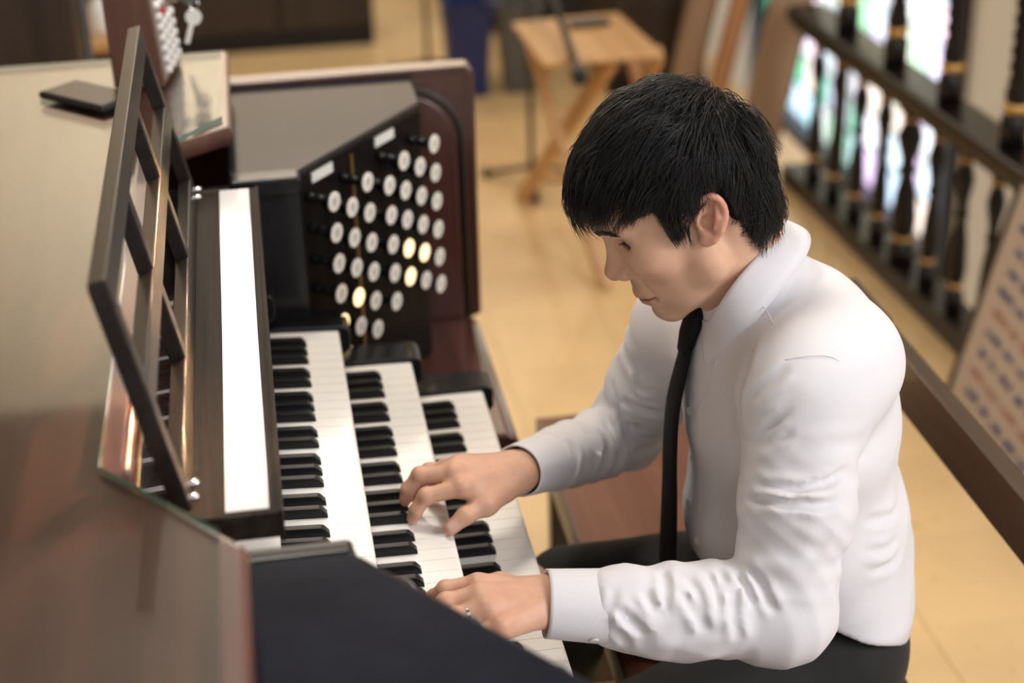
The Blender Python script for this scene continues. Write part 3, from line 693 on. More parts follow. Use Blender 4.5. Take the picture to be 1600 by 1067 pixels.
# materials
def skin_mat():
    m, nt, b = nodes('skin'); a = nt.nodes.new('ShaderNodeVertexColor'); a.layer_name = 'tint'
    tc = nt.nodes.new('ShaderNodeTexCoord'); nz = nt.nodes.new('ShaderNodeTexNoise'); nz.inputs['Scale'].default_value = 55; nz.inputs['Detail'].default_value = 5
    nt.links.new(tc.outputs['Object'], nz.inputs['Vector'])
    cr = nt.nodes.new('ShaderNodeValToRGB'); cr.color_ramp.elements[0].color = (.86, .80, .78, 1); cr.color_ramp.elements[1].color = (1.06, 1.08, 1.08, 1)
    nt.links.new(nz.outputs['Fac'], cr.inputs['Fac'])
    mx = nt.nodes.new('ShaderNodeMix'); mx.data_type = 'RGBA'; mx.blend_type = 'MULTIPLY'; mx.inputs[0].default_value = 1
    nt.links.new(a.outputs['Color'], mx.inputs[6]); nt.links.new(cr.outputs['Color'], mx.inputs[7]); nt.links.new(mx.outputs[2], b.inputs['Base Color'])
    b.inputs['Roughness'].default_value = .48; b.inputs['Specular IOR Level'].default_value = .4
    b.inputs['Subsurface Weight'].default_value = .18; b.inputs['Subsurface Radius'].default_value = (.010, .004, .002); b.inputs['Subsurface Scale'].default_value = .5
    n2 = nt.nodes.new('ShaderNodeTexNoise'); n2.inputs['Scale'].default_value = 420; n2.inputs['Detail'].default_value = 3; nt.links.new(tc.outputs['Object'], n2.inputs['Vector'])
    bp = nt.nodes.new('ShaderNodeBump'); bp.inputs['Strength'].default_value = .12; bp.inputs['Distance'].default_value = .001
    nt.links.new(n2.outputs['Fac'], bp.inputs['Height']); nt.links.new(bp.outputs['Normal'], b.inputs['Normal']); return m
M['skin'] = skin_mat()
def cloth(name, c, rough=.85, sheen=.1, wscale=900, bump=.08):
    m, nt, b = nodes(name); b.inputs['Base Color'].default_value = tuple(c)+(1,); b.inputs['Roughness'].default_value = rough
    b.inputs['Sheen Weight'].default_value = sheen; b.inputs['Specular IOR Level'].default_value = .25
    tc = nt.nodes.new('ShaderNodeTexCoord'); nz = nt.nodes.new('ShaderNodeTexNoise'); nz.inputs['Scale'].default_value = wscale; nt.links.new(tc.outputs['Object'], nz.inputs['Vector'])
    n2 = nt.nodes.new('ShaderNodeTexNoise'); n2.inputs['Scale'].default_value = 26; n2.inputs['Detail'].default_value = 3; n2.inputs['Distortion'].default_value = 1.5; nt.links.new(tc.outputs['Object'], n2.inputs['Vector'])
    ad = nt.nodes.new('ShaderNodeMath'); ad.operation = 'MULTIPLY_ADD'; ad.inputs[1].default_value = 2.2; nt.links.new(n2.outputs['Fac'], ad.inputs[0]); nt.links.new(nz.outputs['Fac'], ad.inputs[2])
    bp = nt.nodes.new('ShaderNodeBump'); bp.inputs['Strength'].default_value = bump; bp.inputs['Distance'].default_value = .004
    nt.links.new(ad.outputs[0], bp.inputs['Height']); nt.links.new(bp.outputs['Normal'], b.inputs['Normal']); return m
M['shirt'] = cloth('white_shirt', (.71, .70, .73)); M['trouser'] = cloth('charcoal_trouser', (.019, .019, .018), .8, .12)
M['tie'] = cloth('black_tie', (.004, .004, .005), .7, .0); M['shirtbtn'] = plain('shirt_button', (.68, .66, .60), .3, var=.02)
hm, nt, b = nodes('black_hair'); b.inputs['Base Color'].default_value = (.0065, .006, .006, 1); b.inputs['Roughness'].default_value = .36; b.inputs['Specular IOR Level'].default_value = .55
M['hair'] = hm
M['eye'] = plain('eye_white', (.60, .55, .50), .2, var=.03); M['iris'] = plain('iris_dark', (.02, .012, .008), .1)
PS = empty('person', (.34, .42, F0), 'man in white shirt, black tie and charcoal trousers bent over the keys, playing', 'person')
# ---- head, built upright in its own frame (forward, left, up), then tipped 30 degrees down
PT = math.radians(30); HO = np.array([.19, .40, .44])
HF = np.array([-math.cos(PT), 0, -math.sin(PT)]); HL = np.array([0, -1.0, 0]); HU = np.array([-math.sin(PT), 0, math.cos(PT)])
def h2w(p): p = np.asarray(p, float); return HO+p[..., :1]*HF+p[..., 1:2]*HL+p[..., 2:3]*HU
def head():
    S = SDF((-.125, -.105, -.20), (.140, .105, .165), .0019)
    S.ell((-.003, 0, .058), (.094, .076, .087), .02)
    S.ell((.040, 0, .066), (.059, .062, .056), .03)
    S.ell((.046, 0, -.005), (.050, .058, .068), .03)
    S.ell((.045, 0, -.055), (.047, .049, .036), .02)
    for s in (1, -1):
        S.cone((.0955, s*.010, .0505), (.078, s*.046, .0505), .0085, .008, .015)         # brow
        S.ell((.062, s*.041, .000), (.026, .022, .020), .025)                            # cheekbone
        S.cone((.014, s*.054, -.040), (.076, s*.016, -.084), .017, .015, .022)           # jaw
        S.cone((.012, s*.056, -.005), (.016, s*.054, -.042), .016, .017, .02)
    S.ell((.081, 0, -.082), (.0185, .022, .0175), .014)                                  # chin
    S.ell((.076, 0, -.045), (.0285, .029, .028), .016)                                   # muzzle
    S.ell((.083, 0, -.070), (.0145, .020, .010), .01)
    # nose
    S.cone((.0925, 0, .030), (.108, 0, -.006), .0075, .0085, .010)
    S.cone((.105, 0, -.002), (.1130, 0, -.0105), .0085, .0105, .008)
    S.cone((.112, 0, -.016), (.101, 0, -.0225), .0060, .0055, .006)
    for s in (1, -1):
        S.ell((.1005, s*.0122, -.0155), (.0126, .0080, .0088), .006)
        S.ell((.1075, s*.0065, -.0245), (.0055, .0030, .0042), .003, cut=True)
        S.ell((.0985, s*.034, .0315), (.0205, .0185, .0100), .013, cut=True)             # socket
        c = (.0700, s*.0320, .0300)
        S.ell(c, (.0128, .0132, .0122), .003)                                            # closed lid volume
        S.cone((.0825, s*.0205, .0255), (.0785, s*.0445, .0275), .0022, .0018, .003)     # lower lid fold
        S.cone((.0845, s*.0210, .0372), (.0785, s*.0455, .0378), .0030, .0026, .004)     # upper fold
        S.cone((.0975, s*.0185, -.0155), (.0890, s*.0335, -.052), .0022, .0018, .006, cut=True)  # cheek fold
        S.ell((.089, s*.0250, -.0562), (.005, .0040, .0026), .005, cut=True)               # mouth corner
    S.ell((.0985, 0, -.0498), (.0100, .0235, .0056), .005, bend=11)
    S.ell((.0965, 0, -.0612), (.0095, .0195, .0060), .005, bend=11)
    S.ell((.1065, 0, -.0555), (.0130, .0245, .0010), .0022, cut=True, bend=11)
    S.ell((.1085, 0, -.0375), (.004, .0032, .0085), .005, cut=True)                      # philtrum
    S.ell((.1045, 0, -.0735), (.0085, .016, .0040), .008, cut=True)                      # under lip
    # ears
    for s in (1, -1):
        ax = np.array([-.50, .10*s, .86]); ax /= np.linalg.norm(ax); nr = np.array([.30, .93*s, .12]); nr -= ax*(nr@ax); nr /= np.linalg.norm(nr); wd = np.cross(ax, nr)*-s
        if wd[0] < 0: wd = -wd
        c = np.array([-.0085, s*.0815, .0220])
        S.ell(c, (.0165, .0045, .0285), .005, R=np.array([wd, nr, ax]))
        S.ell(c-wd*.003-nr*.006, (.013, .010, .020), .008, R=np.array([wd, nr, ax]))
        S.ell(c+nr*.0065-wd*.001+ax*.002, (.0118, .0065, .0215), .004, R=np.array([wd, nr, ax]), cut=True)
        hx = []
        for t in np.linspace(-.15, 1.22, 15):
            a = math.pi*(t)
            hx.append(c+wd*(.0160*math.cos(a))+ax*(.0055+.0245*math.sin(a))+nr*(.003+.0035*math.sin(a)))
        S.chain(hx, [.0026]*4+[.0034]*7+[.0036]*4, .003)
        S.chain([c-wd*.0145+ax*.004+nr*.004, c-wd*.0125-ax*.012+nr*.004, c-wd*.006-ax*.0235+nr*.003], [.0034, .0036, .0050], .004)
        S.ell(c+wd*.0020-ax*.0255+nr*.0015, (.0085, .0048, .0095), .005, R=np.array([wd, nr, ax]))
        S.chain([c-wd*.0050+ax*.018+nr*.0035, c-wd*.0075+ax*.004+nr*.0050, c-wd*.0050-ax*.010+nr*.004], [.0024, .0030, .0028], .004)
        S.ell(c+wd*.0120-ax*.003+nr*.003, (.0045, .0042, .0065), .004, R=np.array([wd, nr, ax]))
        S.ell(c+wd*.004-ax*.0045+nr*.0025, (.0075, .0085, .0085), .003, R=np.array([wd, nr, ax]), cut=True)
    S.cone((-.030, 0, .000), (-.022, 0, -.135), .050, .052, .025)                        # neck
    S.cone((.010, 0, -.070), (.004, 0, -.145), .040, .044, .025)
    for s in (1, -1): S.cone((-.030, s*.052, -.020), (.018, s*.016, -.135), .011, .010, .02)
    V, F = S.mesh(); V = relax(V, F, 2, .45)
    x, y, z = V.T; ay = np.abs(y)
    base = np.array([.66, .405, .275]); C_ = np.tile(base, (len(V), 1))
    def blend(w, c):
        w = np.clip(w, 0, 1)[:, None]; C_[:] = C_*(1-w)+np.array(c)*w
    def blob(cx, cy, cz, rx, ry, rz): return np.clip(1.4-1.4*np.sqrt(((x-cx)/rx)**2+((ay-cy)/ry)**2+((z-cz)/rz)**2), 0, 1)
    blend(.55*blob(.112, 0, -.010, .022, .022, .022), (.60, .28, .19))
    blend(.40*blob(.075, .040, -.005, .035, .03, .03), (.62, .32, .22))
    blend(.60*np.clip((ay-.074)/.008, 0, 1)*(z > -.02)*(x < .02)*(x > -.05), (.62, .27, .20))
    blend(.28*blob(.080, .030, -.085, .06, .05, .035), (.40, .28, .21))                   # shaved beard
    blend(.50*blob(.104, .008, -.036, .012, .026, .012), (.36, .24, .18))
    xb = x+11*y*y
    lipw = np.clip(1.5-np.abs(z+.0555)/.0095, 0, 1)*np.clip((xb-.0985)/.003, 0, 1)*np.clip((.0245-ay)/.004, 0, 1)*np.clip((.0105-np.abs(z+.0560))/.003, 0, 1)
    blend(.85*lipw, (.47, .20, .17))
    blend(.9*np.clip(1.6-np.abs(z+.0555)/.0014, 0, 1)*(ay < .024)*(xb > .094), (.20, .08, .06))
    blend(.35*blob(.085, .033, .030, .014, .022, .012), (.42, .23, .16))                   # lids
    lash = np.clip(1.5-np.abs(z-.0250)/.0016, 0, 1)*(ay > .020)*(ay < .045)*(x > .073)*(x < .087)
    blend(.6*lash, (.03, .02, .016))
    mole = np.sqrt((x-.020)**2+(y-.060)**2+(z+.030)**2) < .0016
    return V, F, C_
HV, HFc, HC = head()
# ---- hands, in world coordinates
def hand(fingers, wrist, fore, thumb, palm_n, nails, lo, hi):
    S = SDF(lo, hi, .0016)
    wr = np.array(wrist); fo = np.array(fore); pn = np.array(palm_n, float); pn /= np.linalg.norm(pn)
    S.cone(fo, wr, .0295, .0270, .015, sq=.80, up=pn)
    mc = [np.array(f[0]) for f in fingers]
    side = mc[-1]-mc[0]; side /= np.linalg.norm(side)
    for i, f in enumerate(fingers):
        w_ = wr+side*(.018*(i-1.5)/1.5)*.9-pn*.002
        S.cone(w_, mc[i]-pn*.0035, .0145, .0125, .014)
        r = [.0118, .0096, .0084, .0076] if i < 3 else [.0102, .0084, .0074, .0066]
        S.chain(f, r, .004)
        S.ell(np.array(f[0])+pn*.0030, (.0085, .0085, .0085), .008)
        S.ell(np.array(f[1])+pn*.0012, (.0088, .0088, .0088), .006)
    for i in range(4): S.cone(wr+side*.012*(i-1.5)/1.5+pn*.0125, mc[i]+pn*.0058, .0032, .0042, .009)   # tendons
    S.cone(wr-pn*.004, (mc[1]+mc[2])/2-pn*.006, .018, .016, .02)
    th = [np.array(t) for t in thumb]
    S.cone(wr-side*.012-pn*.006, th[1]-pn*.001, .0165, .0135, .016)
    S.chain(th, [.0160, .0118, .0108, .0088], .006)
    S.cone(th[1], (mc[0]+wr*.3)/1.3-pn*.006, .009, .012, .018)
    V, F = S.mesh(); V = relax(V, F, 2, .4)
    C_ = np.tile(np.array([.66, .39, .27]), (len(V), 1))
    def blend(w, c): w = np.clip(w, 0, 1)[:, None]; C_[:] = C_*(1-w)+np.array(c)*w
    for f in list(fingers)+[thumb]:
        for q, rr, a in ((f[0], .014, .45), (f[1], .012, .40), (f[2], .010, .25), (f[3], .012, .55)):
            dd = np.linalg.norm(V-np.array(q), axis=1); blend(a*np.clip(1.3-dd/rr, 0, 1), (.62, .26, .18))
    for c, nrm, r in nails:
        c = np.array(c); nrm = np.array(nrm, float); nrm /= np.linalg.norm(nrm); dd = np.linalg.norm(V-c, axis=1)
        blend(.8*np.clip((r-dd)/.0015, 0, 1), (.68, .46, .40))
    return V, F, C_
Rf = [[(-.0870, .4035, .1080), (-.1306, .4057, .1000), (-.1439, .4055, .0820), (-.1480, .4089, .0690)],
      [(-.0930, .4240, .1150), (-.1342, .4361, .1120), (-.1500, .4364, .0940), (-.1540, .4340, .0800)],
      [(-.0840, .4450, .1120), (-.1210, .4560, .1040), (-.1370, .4560, .0860), (-.1420, .4540, .0720)],
      [(-.0720, .4640, .1030), (-.1000, .4780, .0950), (-.1130, .4800, .0800), (-.1180, .4790, .0690)]]
Rt = [(-.034, .4250, .0850), (-.0600, .3990, .0850), (-.0864, .3836, .0810), (-.1055, .3775, .0690)]
RV, RF_, RC = hand(Rf, (-.0140, .4560, .0910), (.040, .5130, .0670), Rt, (-.15, -.35, .9), [((-.1035, .3730, .0745), (0, -.7, .7), .0075)], (-.185, .345, .04), (.075, .53, .15))
Lf = [[(-.0980, .2010, .1060), (-.1330, .2040, .1020), (-.1450, .2180, .0850), (-.1500, .2320, .0690)],
      [(-.0985, .1750, .1100), (-.1365, .1740, .1070), (-.1500, .1920, .0880), (-.1560, .2060, .0710)],
      [(-.0935, .1500, .1070), (-.1290, .1510, .1030), (-.1426, .1680, .0840), (-.1480, .1790, .0690)],
      [(-.0830, .1300, .0980), (-.1130, .1290, .0920), (-.1250, .1420, .0780), (-.1310, .1500, .0690)]]
Lt = [(-.045, .2030, .0820), (-.070, .2230, .0850), (-.0880, .2300, .0840), (-.1020, .2320, .0770)]
LV, LF_, LC = hand(Lf, (-.0260, .1810, .0880), (.045, .1720, .0740), Lt, (-.10, -.25, .95), [], (-.185, .10, .04), (.07, .28, .14))
# ---- body under the clothes, joined with head and hands into one figure
LSH, LEL, LWR = (.275, .245, .275), (.240, .172, .048), (.000, .1780, .0810)
RSH, REL, RWR = (.220, .570, .205), (.165, .650, .012), (-.010, .4590, .0890)
def trunk():
    S = SDF((-.08, .05, -.30), (.52, .76, .40), .009)
    S.ell((.37, .40, -.10), (.085, .14, .09), .03); S.ell((.335, .405, .05), (.10, .13, .14), .04); S.ell((.322, .405, .18), (.095, .14, .12), .04)
    S.cone((.30, .40, .27), (.245, .40, .375), .055, .050, .03); S.cone(LSH, RSH, .045, .045, .03)
    S.cone(LSH, LEL, .042, .036, .02); S.cone(LEL, LWR, .036, .027, .02); S.cone(RSH, REL, .042, .036, .02); S.cone(REL, RWR, .036, .027, .02)
    S.cone((.36, .31, -.14), (.03, .26, -.19), .07, .05, .03); S.cone((.36, .50, -.14), (.03, .55, -.17), .07, .05, .03)
    return S.mesh()
TV, TF = trunk()
V = np.concatenate([h2w(HV), RV, LV, TV]); n1, n2, n3 = len(HV), len(HV)+len(RV), len(HV)+len(RV)+len(LV)
Fc = np.concatenate([HFc, RF_+n1, LF_+n2, TF+n3]); Cc = np.concatenate([HC, RC, LC, np.tile(np.array([.6, .36, .25]), (len(TV), 1))])
body = fastmesh('body', V, Fc, M['skin'], PS, Cc)
# eyes showing under the lids
for s in (1, -1):
    e = lathe([(.0005, -.0118)]+[(.0118*math.sin(a), -.0118*math.cos(a)) for a in np.linspace(.2, 2.94, 12)]+[(.0005, .0118)], h2w((.0707, s*.0320, .0292)), HF, 16)
    mk('eye', e, M['eye'], PS, smooth=True)
# ---- shirt
def folds(pa, pb, A, seed, wl):
    rg = random.Random(seed); L = float(np.linalg.norm(np.array(pb)-np.array(pa))); s1, s2, _ = frame_of(np.array(pb)-np.array(pa))
    W = []
    for m, f, w in ((1, 1.0, 1.0), (-1, 1.15, .9), (2, .8, .7), (-2, 1.45, .55), (0, .7, .5), (1, 2.1, .35)):
        W.append((m, f*6.283/wl*L, w, rg.uniform(0, 6.28), rg.uniform(0, 6.28), rg.uniform(0, 6.28), rg.choice((1, 2))))
    def f(h, x, y, z):
        th = np.arctan2(x*s2[0]+y*s2[1]+z*s2[2], x*s1[0]+y*s1[1]+z*s1[2]); out = 0
        for m, k, w, p1, p2, p3, mm in W:
            q = np.sin(k*h+m*th+p1+.9*np.sin(.4*k*h+mm*th+p2)); am = .5+.5*np.sin(.33*k*h-mm*th+p3)
            out = out+w*am*(np.sqrt(q*q+.03)*np.sign(q)*.35+.65*(1-2*np.sqrt(np.clip((1-q)*.5, 0, 1)+.02)))
        return A*out*np.clip(5*h*(1.02-h), 0, 1)
    return f
FOLDS = [(0.0068, 0.0052, [(0.2038, 0.1971, 0.2018), (0.2246, 0.1677, 0.2085), (0.2504, 0.1577, 0.2096), (0.2804, 0.1607, 0.2137), (0.3042, 0.1726, 0.2206)]),
         (0.0068, 0.0052, [(0.1968, 0.2065, 0.1734), (0.2153, 0.1677, 0.1928), (0.2421, 0.1518, 0.1966), (0.2669, 0.147, 0.194), (0.2946, 0.1543, 0.1909)]),
         (0.0068, 0.0052, [(0.1931, 0.1654, 0.1185), (0.203, 0.1486, 0.1058), (0.21, 0.1294, 0.0886), (0.2157, 0.1206, 0.0771)]),
         (0.0068, 0.0052, [(0.1835, 0.1656, 0.108), (0.1879, 0.1452, 0.0985), (0.1916, 0.1318, 0.0837)]),
         (0.0068, 0.0052, [(0.1646, 0.1784, 0.1114), (0.1643, 0.1515, 0.1058), (0.1668, 0.1339, 0.0949), (0.1698, 0.1196, 0.0727), (0.1755, 0.1189, 0.0487)]),
         (0.0068, 0.0052, [(0.1251, 0.1604, 0.1136), (0.1318, 0.1395, 0.1043), (0.1354, 0.125, 0.0855), (0.1393, 0.1189, 0.0658)]),
         (0.0068, 0.0052, [(0.1496, 0.1688, 0.1105), (0.1532, 0.1419, 0.0997), (0.1539, 0.1306, 0.0898)]),
         (0.0035, 0.005, [(0.0459, 0.1557, 0.1143), (0.0366, 0.1387, 0.0999), (0.0309, 0.1355, 0.0839)]),
         (0.0068, 0.0052, [(0.0435, 0.1386, 0.1015), (0.0513, 0.1326, 0.0897), (0.0664, 0.1278, 0.0759), (0.0729, 0.1251, 0.0685)]),
         (0.0068, 0.0052, [(0.0763, 0.1495, 0.1102), (0.0808, 0.1359, 0.0998), (0.0844, 0.1301, 0.0909)]),
         (0.0068, 0.0052, [(0.1171, 0.1456, 0.1072), (0.1223, 0.1325, 0.0963), (0.1294, 0.1232, 0.081), (0.1358, 0.1192, 0.0661)]),
         (0.0035, 0.005, [(0.0383, 0.1307, 0.0779), (0.0493, 0.1296, 0.0628), (0.0559, 0.1362, 0.0435)]),
         (0.0044, 0.0060, [(0.2079, 0.2147, 0.233), (0.2166, 0.2035, 0.2541), (0.2276, 0.1958, 0.2736), (0.2463, 0.1864, 0.2943)]),
         (0.0044, 0.0060, [(0.2085, 0.2093, 0.2312), (0.2245, 0.19, 0.2544), (0.2454, 0.1796, 0.2687)]),
         (0.0044, 0.0060, [(0.2073, 0.2323, 0.2745), (0.2154, 0.2194, 0.2984), (0.2307, 0.2117, 0.3169), (0.248, 0.2103, 0.331)]),
         (0.0036, 0.0070, [(0.2368, 0.2945, 0.3316), (0.2123, 0.2534, 0.3087), (0.2062, 0.2542, 0.263), (0.2069, 0.2377, 0.2284)]),
         (0.0068, 0.0052, [(0.1745, 0.1545, 0.1066), (0.1758, 0.1407, 0.099), (0.17, 0.1237, 0.0824)]),
         (0.0068, 0.0052, [(0.1029, 0.1771, 0.1139), (0.0996, 0.1496, 0.1077), (0.0914, 0.1298, 0.0892)]),
         (0.0060, 0.0050, [(0.139, 0.593, 0.1322), (0.1415, 0.5771, 0.1041), (0.1517, 0.5723, 0.0661), (0.1613, 0.5757, 0.029)]),
         (0.0060, 0.0050, [(0.1402, 0.5792, 0.1031), (0.1633, 0.567, 0.0725)]),
         (0.0060, 0.0050, [(0.1465, 0.5692, 0.1143), (0.1681, 0.5516, 0.1069), (0.1992, 0.5459, 0.0998)]),
         (0.0060, 0.0050, [(0.0625, 0.5059, 0.099), (0.0691, 0.4942, 0.0861), (0.0624, 0.4821, 0.0658), (0.0575, 0.4835, 0.0487)]),
         (0.0060, 0.0050, [(0.125, 0.5882, 0.0828), (0.1328, 0.5649, 0.0676), (0.1367, 0.5555, 0.0483)]),
         (0.0060, 0.0050, [(0.0878, 0.5454, 0.0884), (0.0986, 0.5284, 0.0756), (0.1129, 0.5327, 0.0496)]),
         (0.003, 0.005, [(0.0368, 0.5009, 0.1002), (0.0446, 0.4863, 0.0889), (0.0472, 0.4794, 0.0739)]),
         (0.0060, 0.0050, [(0.162, 0.553, 0.1639), (0.1671, 0.5485, 0.1397), (0.186, 0.5359, 0.1375)]),
         (0.0032, 0.0058, [(0.3638, 0.2567, 0.051), (0.3986, 0.2681, 0.0426), (0.4221, 0.2883, 0.0446)]),
         (0.0032, 0.0058, [(0.3665, 0.2529, 0.0253), (0.4056, 0.2694, 0.0192), (0.4237, 0.285, 0.0284)]),
         (0.0032, 0.0058, [(0.3659, 0.2635, 0.0898), (0.4008, 0.281, 0.0771), (0.4247, 0.3055, 0.0742)])]
def shirt():
    S = SDF((-.02, .04, -.215), (.52, .78, .41), .0037)
    S.ell((.374, .402, -.085), (.102, .166, .105), .04)
    S.ell((.332, .408, .020), (.138, .160, .130), .05)
    S.ell((.319, .407, .165), (.127, .168, .125), .05)
    S.ell((.330, .405, .255), (.096, .150, .085), .04)
    S.cone((.292, .268, .285), (.240, .548, .225), .066, .062, .05)
    S.cone((.305, .40, .29), (.262, .40, .345), .075, .062, .04)
    S.ell((.335, .30, .290), (.070, .085, .065), .04)
    # soft body folds
    def bf(X, Y, Z):
        wv = 3*np.sin(9*Y+7*Z)+2*np.sin(15*X-5*Y)
        q = np.sin(52*Z-58*X+20*Y+wv); r = np.sin(34*Z+70*X-25*Y+1.3*wv); u = np.sin(95*Z+12*X+2*wv)
        w = np.clip((.20-Z)/.18, .25, 1.0)*(.5+.5*np.sin(11*X+13*Z+8*Y))
        lowb = np.clip((-.01-Z)/.06, 0, 1)
        return -(.0030*(1-np.sqrt(q*q+.03))+.0024*(1-np.sqrt(r*r+.03)))*w-.0022*(1-np.sqrt(u*u+.04))*lowb
    S.add(bf)
    # sleeves
    S.cone(LSH, (.262, .205, .16), .066, .062, .045, disp=folds(LSH, (.262, .205, .16), .0022, 1, .06))
    S.cone((.262, .205, .16), LEL, .062, .056, .02, disp=folds((.262, .205, .16), LEL, .0026, 2, .055))
    S.cone(LEL, (.050, .1745, .0745), .056, .045, .018, disp=folds(LEL, (.050, .1745, .0745), .0022, 3, .060))
    S.ell((.232, .170, .034), (.056, .050, .046), .03); S.ell((.125, .172, .052), (.075, .046, .044), .03)
    S.cone(RSH, (.195, .61, .105), .062, .058, .045, disp=folds(RSH, (.195, .61, .105), .0022, 4, .06))
    S.cone((.195, .61, .105), REL, .058, .052, .02, disp=folds((.195, .61, .105), REL, .0036, 5, .05))
    S.cone(REL, (.045, .519, .0645), .052, .041, .018, disp=folds(REL, (.045, .519, .0645), .0030, 6, .048))
    def af(X, Y, Z):                                     # loose cloth over the arms
        wv = 2.4*np.sin(19*Z+11*X)+1.6*np.sin(23*X-17*Z+9*Y)
        q = np.sin(88*X+70*Z+wv); r = np.sin(74*X-96*Z+1.4*wv); am = .5+.5*np.sin(27*X+21*Z+4)
        wy = np.clip((.235-Y)/.03, 0, 1)+np.clip((Y-.565)/.03, 0, 1)
        return -(.0016*(1-np.sqrt(q*q+.02))+.0015*(1-np.sqrt(r*r+.02))*am-.0008)*wy*np.clip((.30-Z)/.12, .3, 1)
    S.add(af)
    for A, sg, pts in FOLDS:                             # pressed-in creases with a soft lip on both sides
        P_ = [np.array(p) for p in catmull(pts, 4)]; lo = np.min(P_, 0)-.022; hi = np.max(P_, 0)+.022; sl, c = S.region(lo, hi)
        dm = None
        for j in range(len(P_)-1):
            a, b_ = P_[j], P_[j+1]; ba = b_-a; h = np.clip(((c[0]-a[0])*ba[0]+(c[1]-a[1])*ba[1]+(c[2]-a[2])*ba[2])/(ba@ba+1e-12), 0, 1)
            d = (c[0]-a[0]-h*ba[0])**2+(c[1]-a[1]-h*ba[1])**2+(c[2]-a[2]-h*ba[2])**2; u = (j+h)/(len(P_)-1); tp = 1-np.abs(2*u-1)**3
            if dm is None: dm, tm = d, tp
            else: tm = np.where(d < dm, tp, tm); dm = np.minimum(dm, d)
        dm = np.sqrt(dm); S.d[sl] += ((A*np.exp(-(dm/sg)**2)-.55*A*np.exp(-((dm-1.9*sg)/sg)**2))*tm).astype(np.float32)
    S.put(lambda X, Y, Z: Z-np.minimum(-.018, -.034-(X-.300)*.52)+.004*np.sin(40*X+30*Y), (0, 0, -.25), (.55, .8, .02), .006, cut=True)
    V, F = S.mesh(); return relax(V, F, 1, .4), F
SV, SFc = shirt()
SO = fastmesh('shirt', SV, SFc, M['shirt'], PS)
def cuff(a, b, ra, rb, sq, up):
    a, b, up = np.array(a, float), np.array(b, float), np.array(up, float); d = b-a; L = np.linalg.norm(d); d /= L
    up -= d*(up@d); up /= np.linalg.norm(up); sd = np.cross(d, up); n = 40; V = []; F = []
    prof = [(ra*.86, 0.004), (ra*1.00, 0.0), (ra*1.01, .004), (rb*1.005, L-.004), (rb, L), (rb*.94, L), (rb*.92, L-.006), (rb*.90, L-.030)]
    for r, h in prof:
        for k in range(n):
            t = 2*math.pi*k/n; V.append(a+d*h+(sd*math.cos(t)+up*sq*math.sin(t))*r)
    for i in range(len(prof)-1):
        for k in range(n): F.append((i*n+k, i*n+(k+1) % n, (i+1)*n+(k+1) % n, (i+1)*n+k))
    return V, F
c1 = mk('cuff', cuff((.056, .1740, .0735), (-.0270, .1800, .0855), .0435, .0395, .90, (0, -.25, .95)), M['shirt'], PS, smooth=True)
c2 = mk('cuff', cuff((.046, .5200, .0642), (-.0100, .4595, .0890), .0400, .0350, .92, (0, -.3, .95)), M['shirt'], PS, smooth=True)
# collar: a folded band with two points
def collar():
    C0 = np.array([.2440, .405, .3570]); a = np.array([.59, 0, .81])*.0660; l = np.array([0, -1.0, 0])*.067; nn = np.array([-.81, 0, .59])
    V = []; F = []; n = 81
    for i in range(n):
        t = math.pi+(.07+(2*math.pi-.14)*i/(n-1))
        dirv = a*math.cos(t)+l*math.sin(t)
        T = C0+dirv+nn*.028*math.sin(t)**2; out = dirv/np.linalg.norm(dirv)
        fr = abs(i/(n-1)-.5)*2; sd = 1 if i < n/2 else -1   # fr: 0 at the back, 1 at the front
        w_ = max(0, (fr-.45)/.55)**1.6
        e = (out*.0185-nn*.040)*(1-w_)+np.array([-.006, sd*.034, -.036])*w_
        f1 = T+out*.0060-nn*.002
        prof = [T-nn*.045-out*.006, T-nn*.012-out*.003, T+nn*.001, T+out*.0030+nn*.0016, f1]
        for q in (.3, .65, 1.0): prof.append(f1+(e-out*.006*(1-w_))*q+out*.003*math.sin(q*3.14)*(1-.5*w_))
        V += prof
    m = len(prof)
    for i in range(n-1):
        for j in range(m-1): F.append((i*m+j, i*m+j+1, (i+1)*m+j+1, (i+1)*m+j))
    o = mk('collar', (V, F), M['shirt'], PS, smooth=True)
    sd = o.modifiers.new('thick', 'SOLIDIFY'); sd.thickness = .0022
collar()
